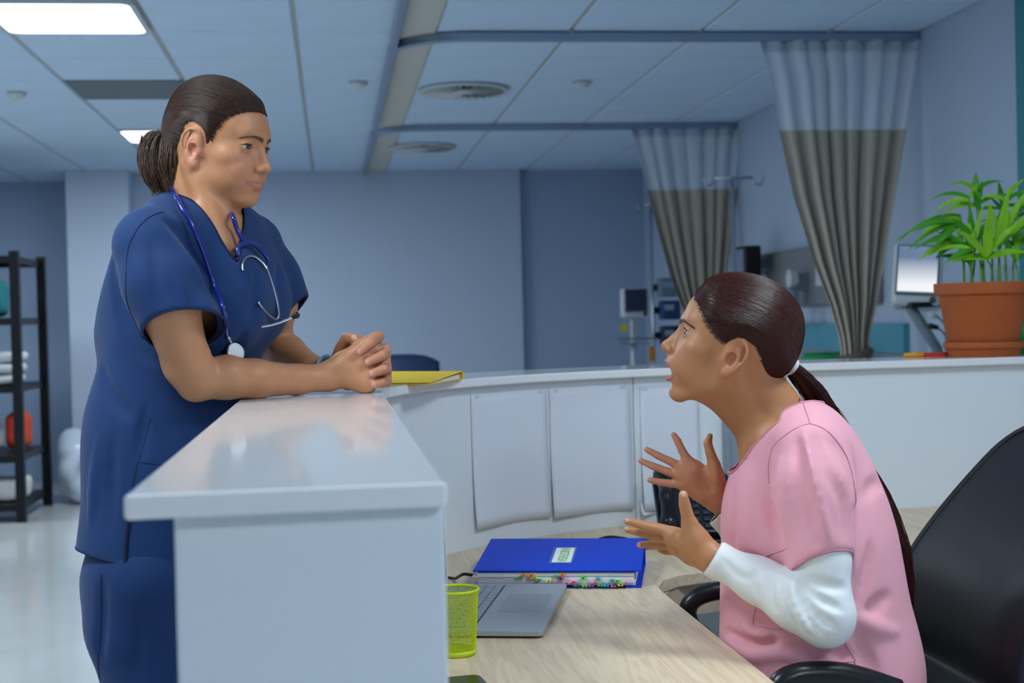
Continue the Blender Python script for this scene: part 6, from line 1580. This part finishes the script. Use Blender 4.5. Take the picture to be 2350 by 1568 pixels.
ar = thing('monitor_arm', 'grey slanted support arm under the bright-screened monitor', 'support', (bc[0]+0.18, MY+0.1, 0))
e0, e1 = PY(2082, 706, MY+0.05), PY(2150, 800, MY+0.08)
obj('arm', tube([e0+(0, 0, 0.02), e1, (e1[0]+0.05, MY+0.08, 0.9)], 0.022, 10), M_plastic_g, ar, smooth=True)
obj('column', tube([(e1[0]+0.05, MY+0.08, 0.06), (e1[0]+0.05, MY+0.08, 0.98)], 0.03, 12), M_plastic_g, ar, smooth=True)
for k in range(5): a = 2*math.pi*k/5; obj('foot', tube([(e1[0]+0.05, MY+0.08, 0.07), (e1[0]+0.05+0.26*math.cos(a), MY+0.08+0.26*math.sin(a), 0.03)], 0.022, 8), M_plastic_g, ar, smooth=True)
obj('mount_plate', cbox(PY(2120, 700, MY+0.03), (0.14, 0.10, 0.02)), M_plastic_b, ar)
for i, (px, py, m, nm) in enumerate(((2130, 722, M_plastic_w, 'upper white'), (2132, 748, M_plastic_b, 'lower black'))):
    q = PY(px, py, MY-0.06-0.035*i); cnn = thing('cable_plug', nm+' cable plug hanging under the bright-screened monitor', 'plug', tuple(q)); obj('plug', tube([q, q+(0.035, 0, -0.008)], [0.012, 0.009], 10), m, cnn, smooth=True); obj('lead', tube(catmull([q+(0.035, 0, -0.008), q+(0.07, 0.0, -0.06), q+(0.06, 0.0, -0.22)], 6), 0.004, 6), M_plastic_g, cnn, smooth=True)
# black speaker-like unit behind the curtain, on the wall
q0, q1 = PY(2042, 520, 6.55), PY(2086, 650, 6.55); blk = thing('wall_display', 'black flat display edge-on between the curtain and the bright-screened monitor', 'display', ((q0[0]+q1[0])/2, 6.6, q1[2]))
obj('panel', cbox(((q0[0]+q1[0])/2, 6.62, (q0[2]+q1[2])/2), (abs(q1[0]-q0[0]), 0.05, abs(q0[2]-q1[2]))), M_plastic_b, blk, bevel=0.006); obj('bracket', box((q0[0]+q1[0])/2, XR, 6.65, 6.69, (q0[2]+q1[2])/2-0.02, (q0[2]+q1[2])/2+0.02), M_plastic_g, blk)
# service panel, sockets, rails along the right wall of both bays
sv_ = thing('service_panel', 'grey bedhead service panel along the bay wall between the curtains', 'wall panel', (XR-0.03, 8.0, 1.2))
obj('trunking', box(XR-0.06, XR-0.0, 6.6, 8.75, 1.30, 1.62), mat('trunking_grey', (132, 134, 136), 0.5), sv_, bevel=0.01)
obj('stripe', box(XR-0.03, XR-0.0, 6.3, 8.9, 1.06, 1.20), mat('teal_strip', (90, 160, 180), 0.5), sv_)
obj('lower_board', box(XR-0.02, XR-0.0, 6.3, 8.9, 0.2, 1.06), mat('grey_wall_board', (140, 150, 160), 0.6), sv_)
for k, y in enumerate((6.9, 7.3, 7.75, 8.3)): obj('socket', box(XR-0.075, XR-0.06, y-0.06, y+0.06, 1.40, 1.50), M_plastic_w if k % 2 else mat('socket_blue', (60, 80, 120), 0.4), sv_, bevel=0.004)
q = PX(1712, 605, XR-0.20); sm_ = thing('bay_monitor', 'small black-and-grey monitor on the bay wall above the seated nurse', 'monitor', tuple(q)); obj('case', cbox(q, (0.10, 0.30, 0.20)), M_plastic_b, sm_, bevel=0.012); obj('face', cbox(q+(-0.053, 0, 0), (0.006, 0.26, 0.16)), mat('grey_blue_face', (126, 134, 156), 0.4), sm_); obj('bracket', box(q[0]+0.05, XR-0.061, q[1]-0.03, q[1]+0.03, q[2]-0.03, q[2]+0.03), M_plastic_g, sm_)
q = PX(1810, 640, XR-0.16); gs = thing('suction_unit', 'white wall gauge and suction jar on the service panel right of the seated nurse', 'gauge', tuple(q))
obj('gauge', xf(lathe([(0, 0), (0.05, 0), (0.05, 0.04), (0, 0.04)], 24), frame(q, (0, 1.0, 0), (0, 0, 1.0), (1.0, 0, 0))), M_plastic_w, gs, smooth=False); obj('jar', lathe([(0, -0.22), (0.045, -0.22), (0.05, -0.08), (0.04, -0.06), (0, -0.06)], 20, q), mat('jar_blue_clear', (150, 180, 205), 0.15), gs, smooth=True); obj('mount', cbox(q+(0.066, 0, -0.02), (0.072, 0.08, 0.10)), M_plastic_g, gs)
# bin with a green liner far behind, seen beside the tied curtain
q = PY(1918, 770, 6.7); gb_ = thing('waste_bin', 'green-lined pedal bin beside the tied end of the nearer curtain', 'bin', (q[0]-0.0, 6.75, 0)); obj('body', lathe([(0, 0), (0.13, 0), (0.15, 1.0), (0.0, 1.0)], 24), M_plastic_g, gb_, world=False, smooth=False); obj('liner', lathe([(0.152, 0.9), (0.156, 1.02), (0.14, 1.06), (0.10, 1.0)], 24), mat('green_liner', (40, 160, 90), 0.5), gb_, world=False, smooth=True)
# low dark-blue chair far behind the clasped hands
q = PY(925, 832, 8.0); vc = thing('visitor_chair', 'dark blue low-backed chair far behind the clasped hands', 'chair', (q[0], 8.0, 0))
zb = q[2]+0.04; obj('backrest', grid(lambda u, v: (-0.22+0.44*u, 0.20+0.06*v-0.05*math.sin(math.pi*u), zb-0.36+0.36*v-0.05*(abs(2*u-1)**3)*v), 13, 9), mat('dark_blue_plastic', (48, 66, 104), 0.5), vc, world=False, smooth=True, solid=0.02)
obj('seat', grid(lambda u, v: (-0.22+0.44*u, -0.22+0.42*v, 0.47+0.02*(2*u-1)**2), 9, 9), mat('dark_blue_plastic'), vc, world=False, smooth=True, solid=0.025)
for sx in (-1, 1):
    obj('leg', tube([(sx*0.21, -0.2, 0), (sx*0.19, -0.17, 0.455)], 0.012, 8), M_steel, vc, world=False, smooth=True); obj('leg', tube([(sx*0.21, 0.24, 0), (sx*0.19, 0.18, 0.455), (sx*0.19, 0.235, zb-0.15)], 0.012, 8), M_steel, vc, world=False, smooth=True)
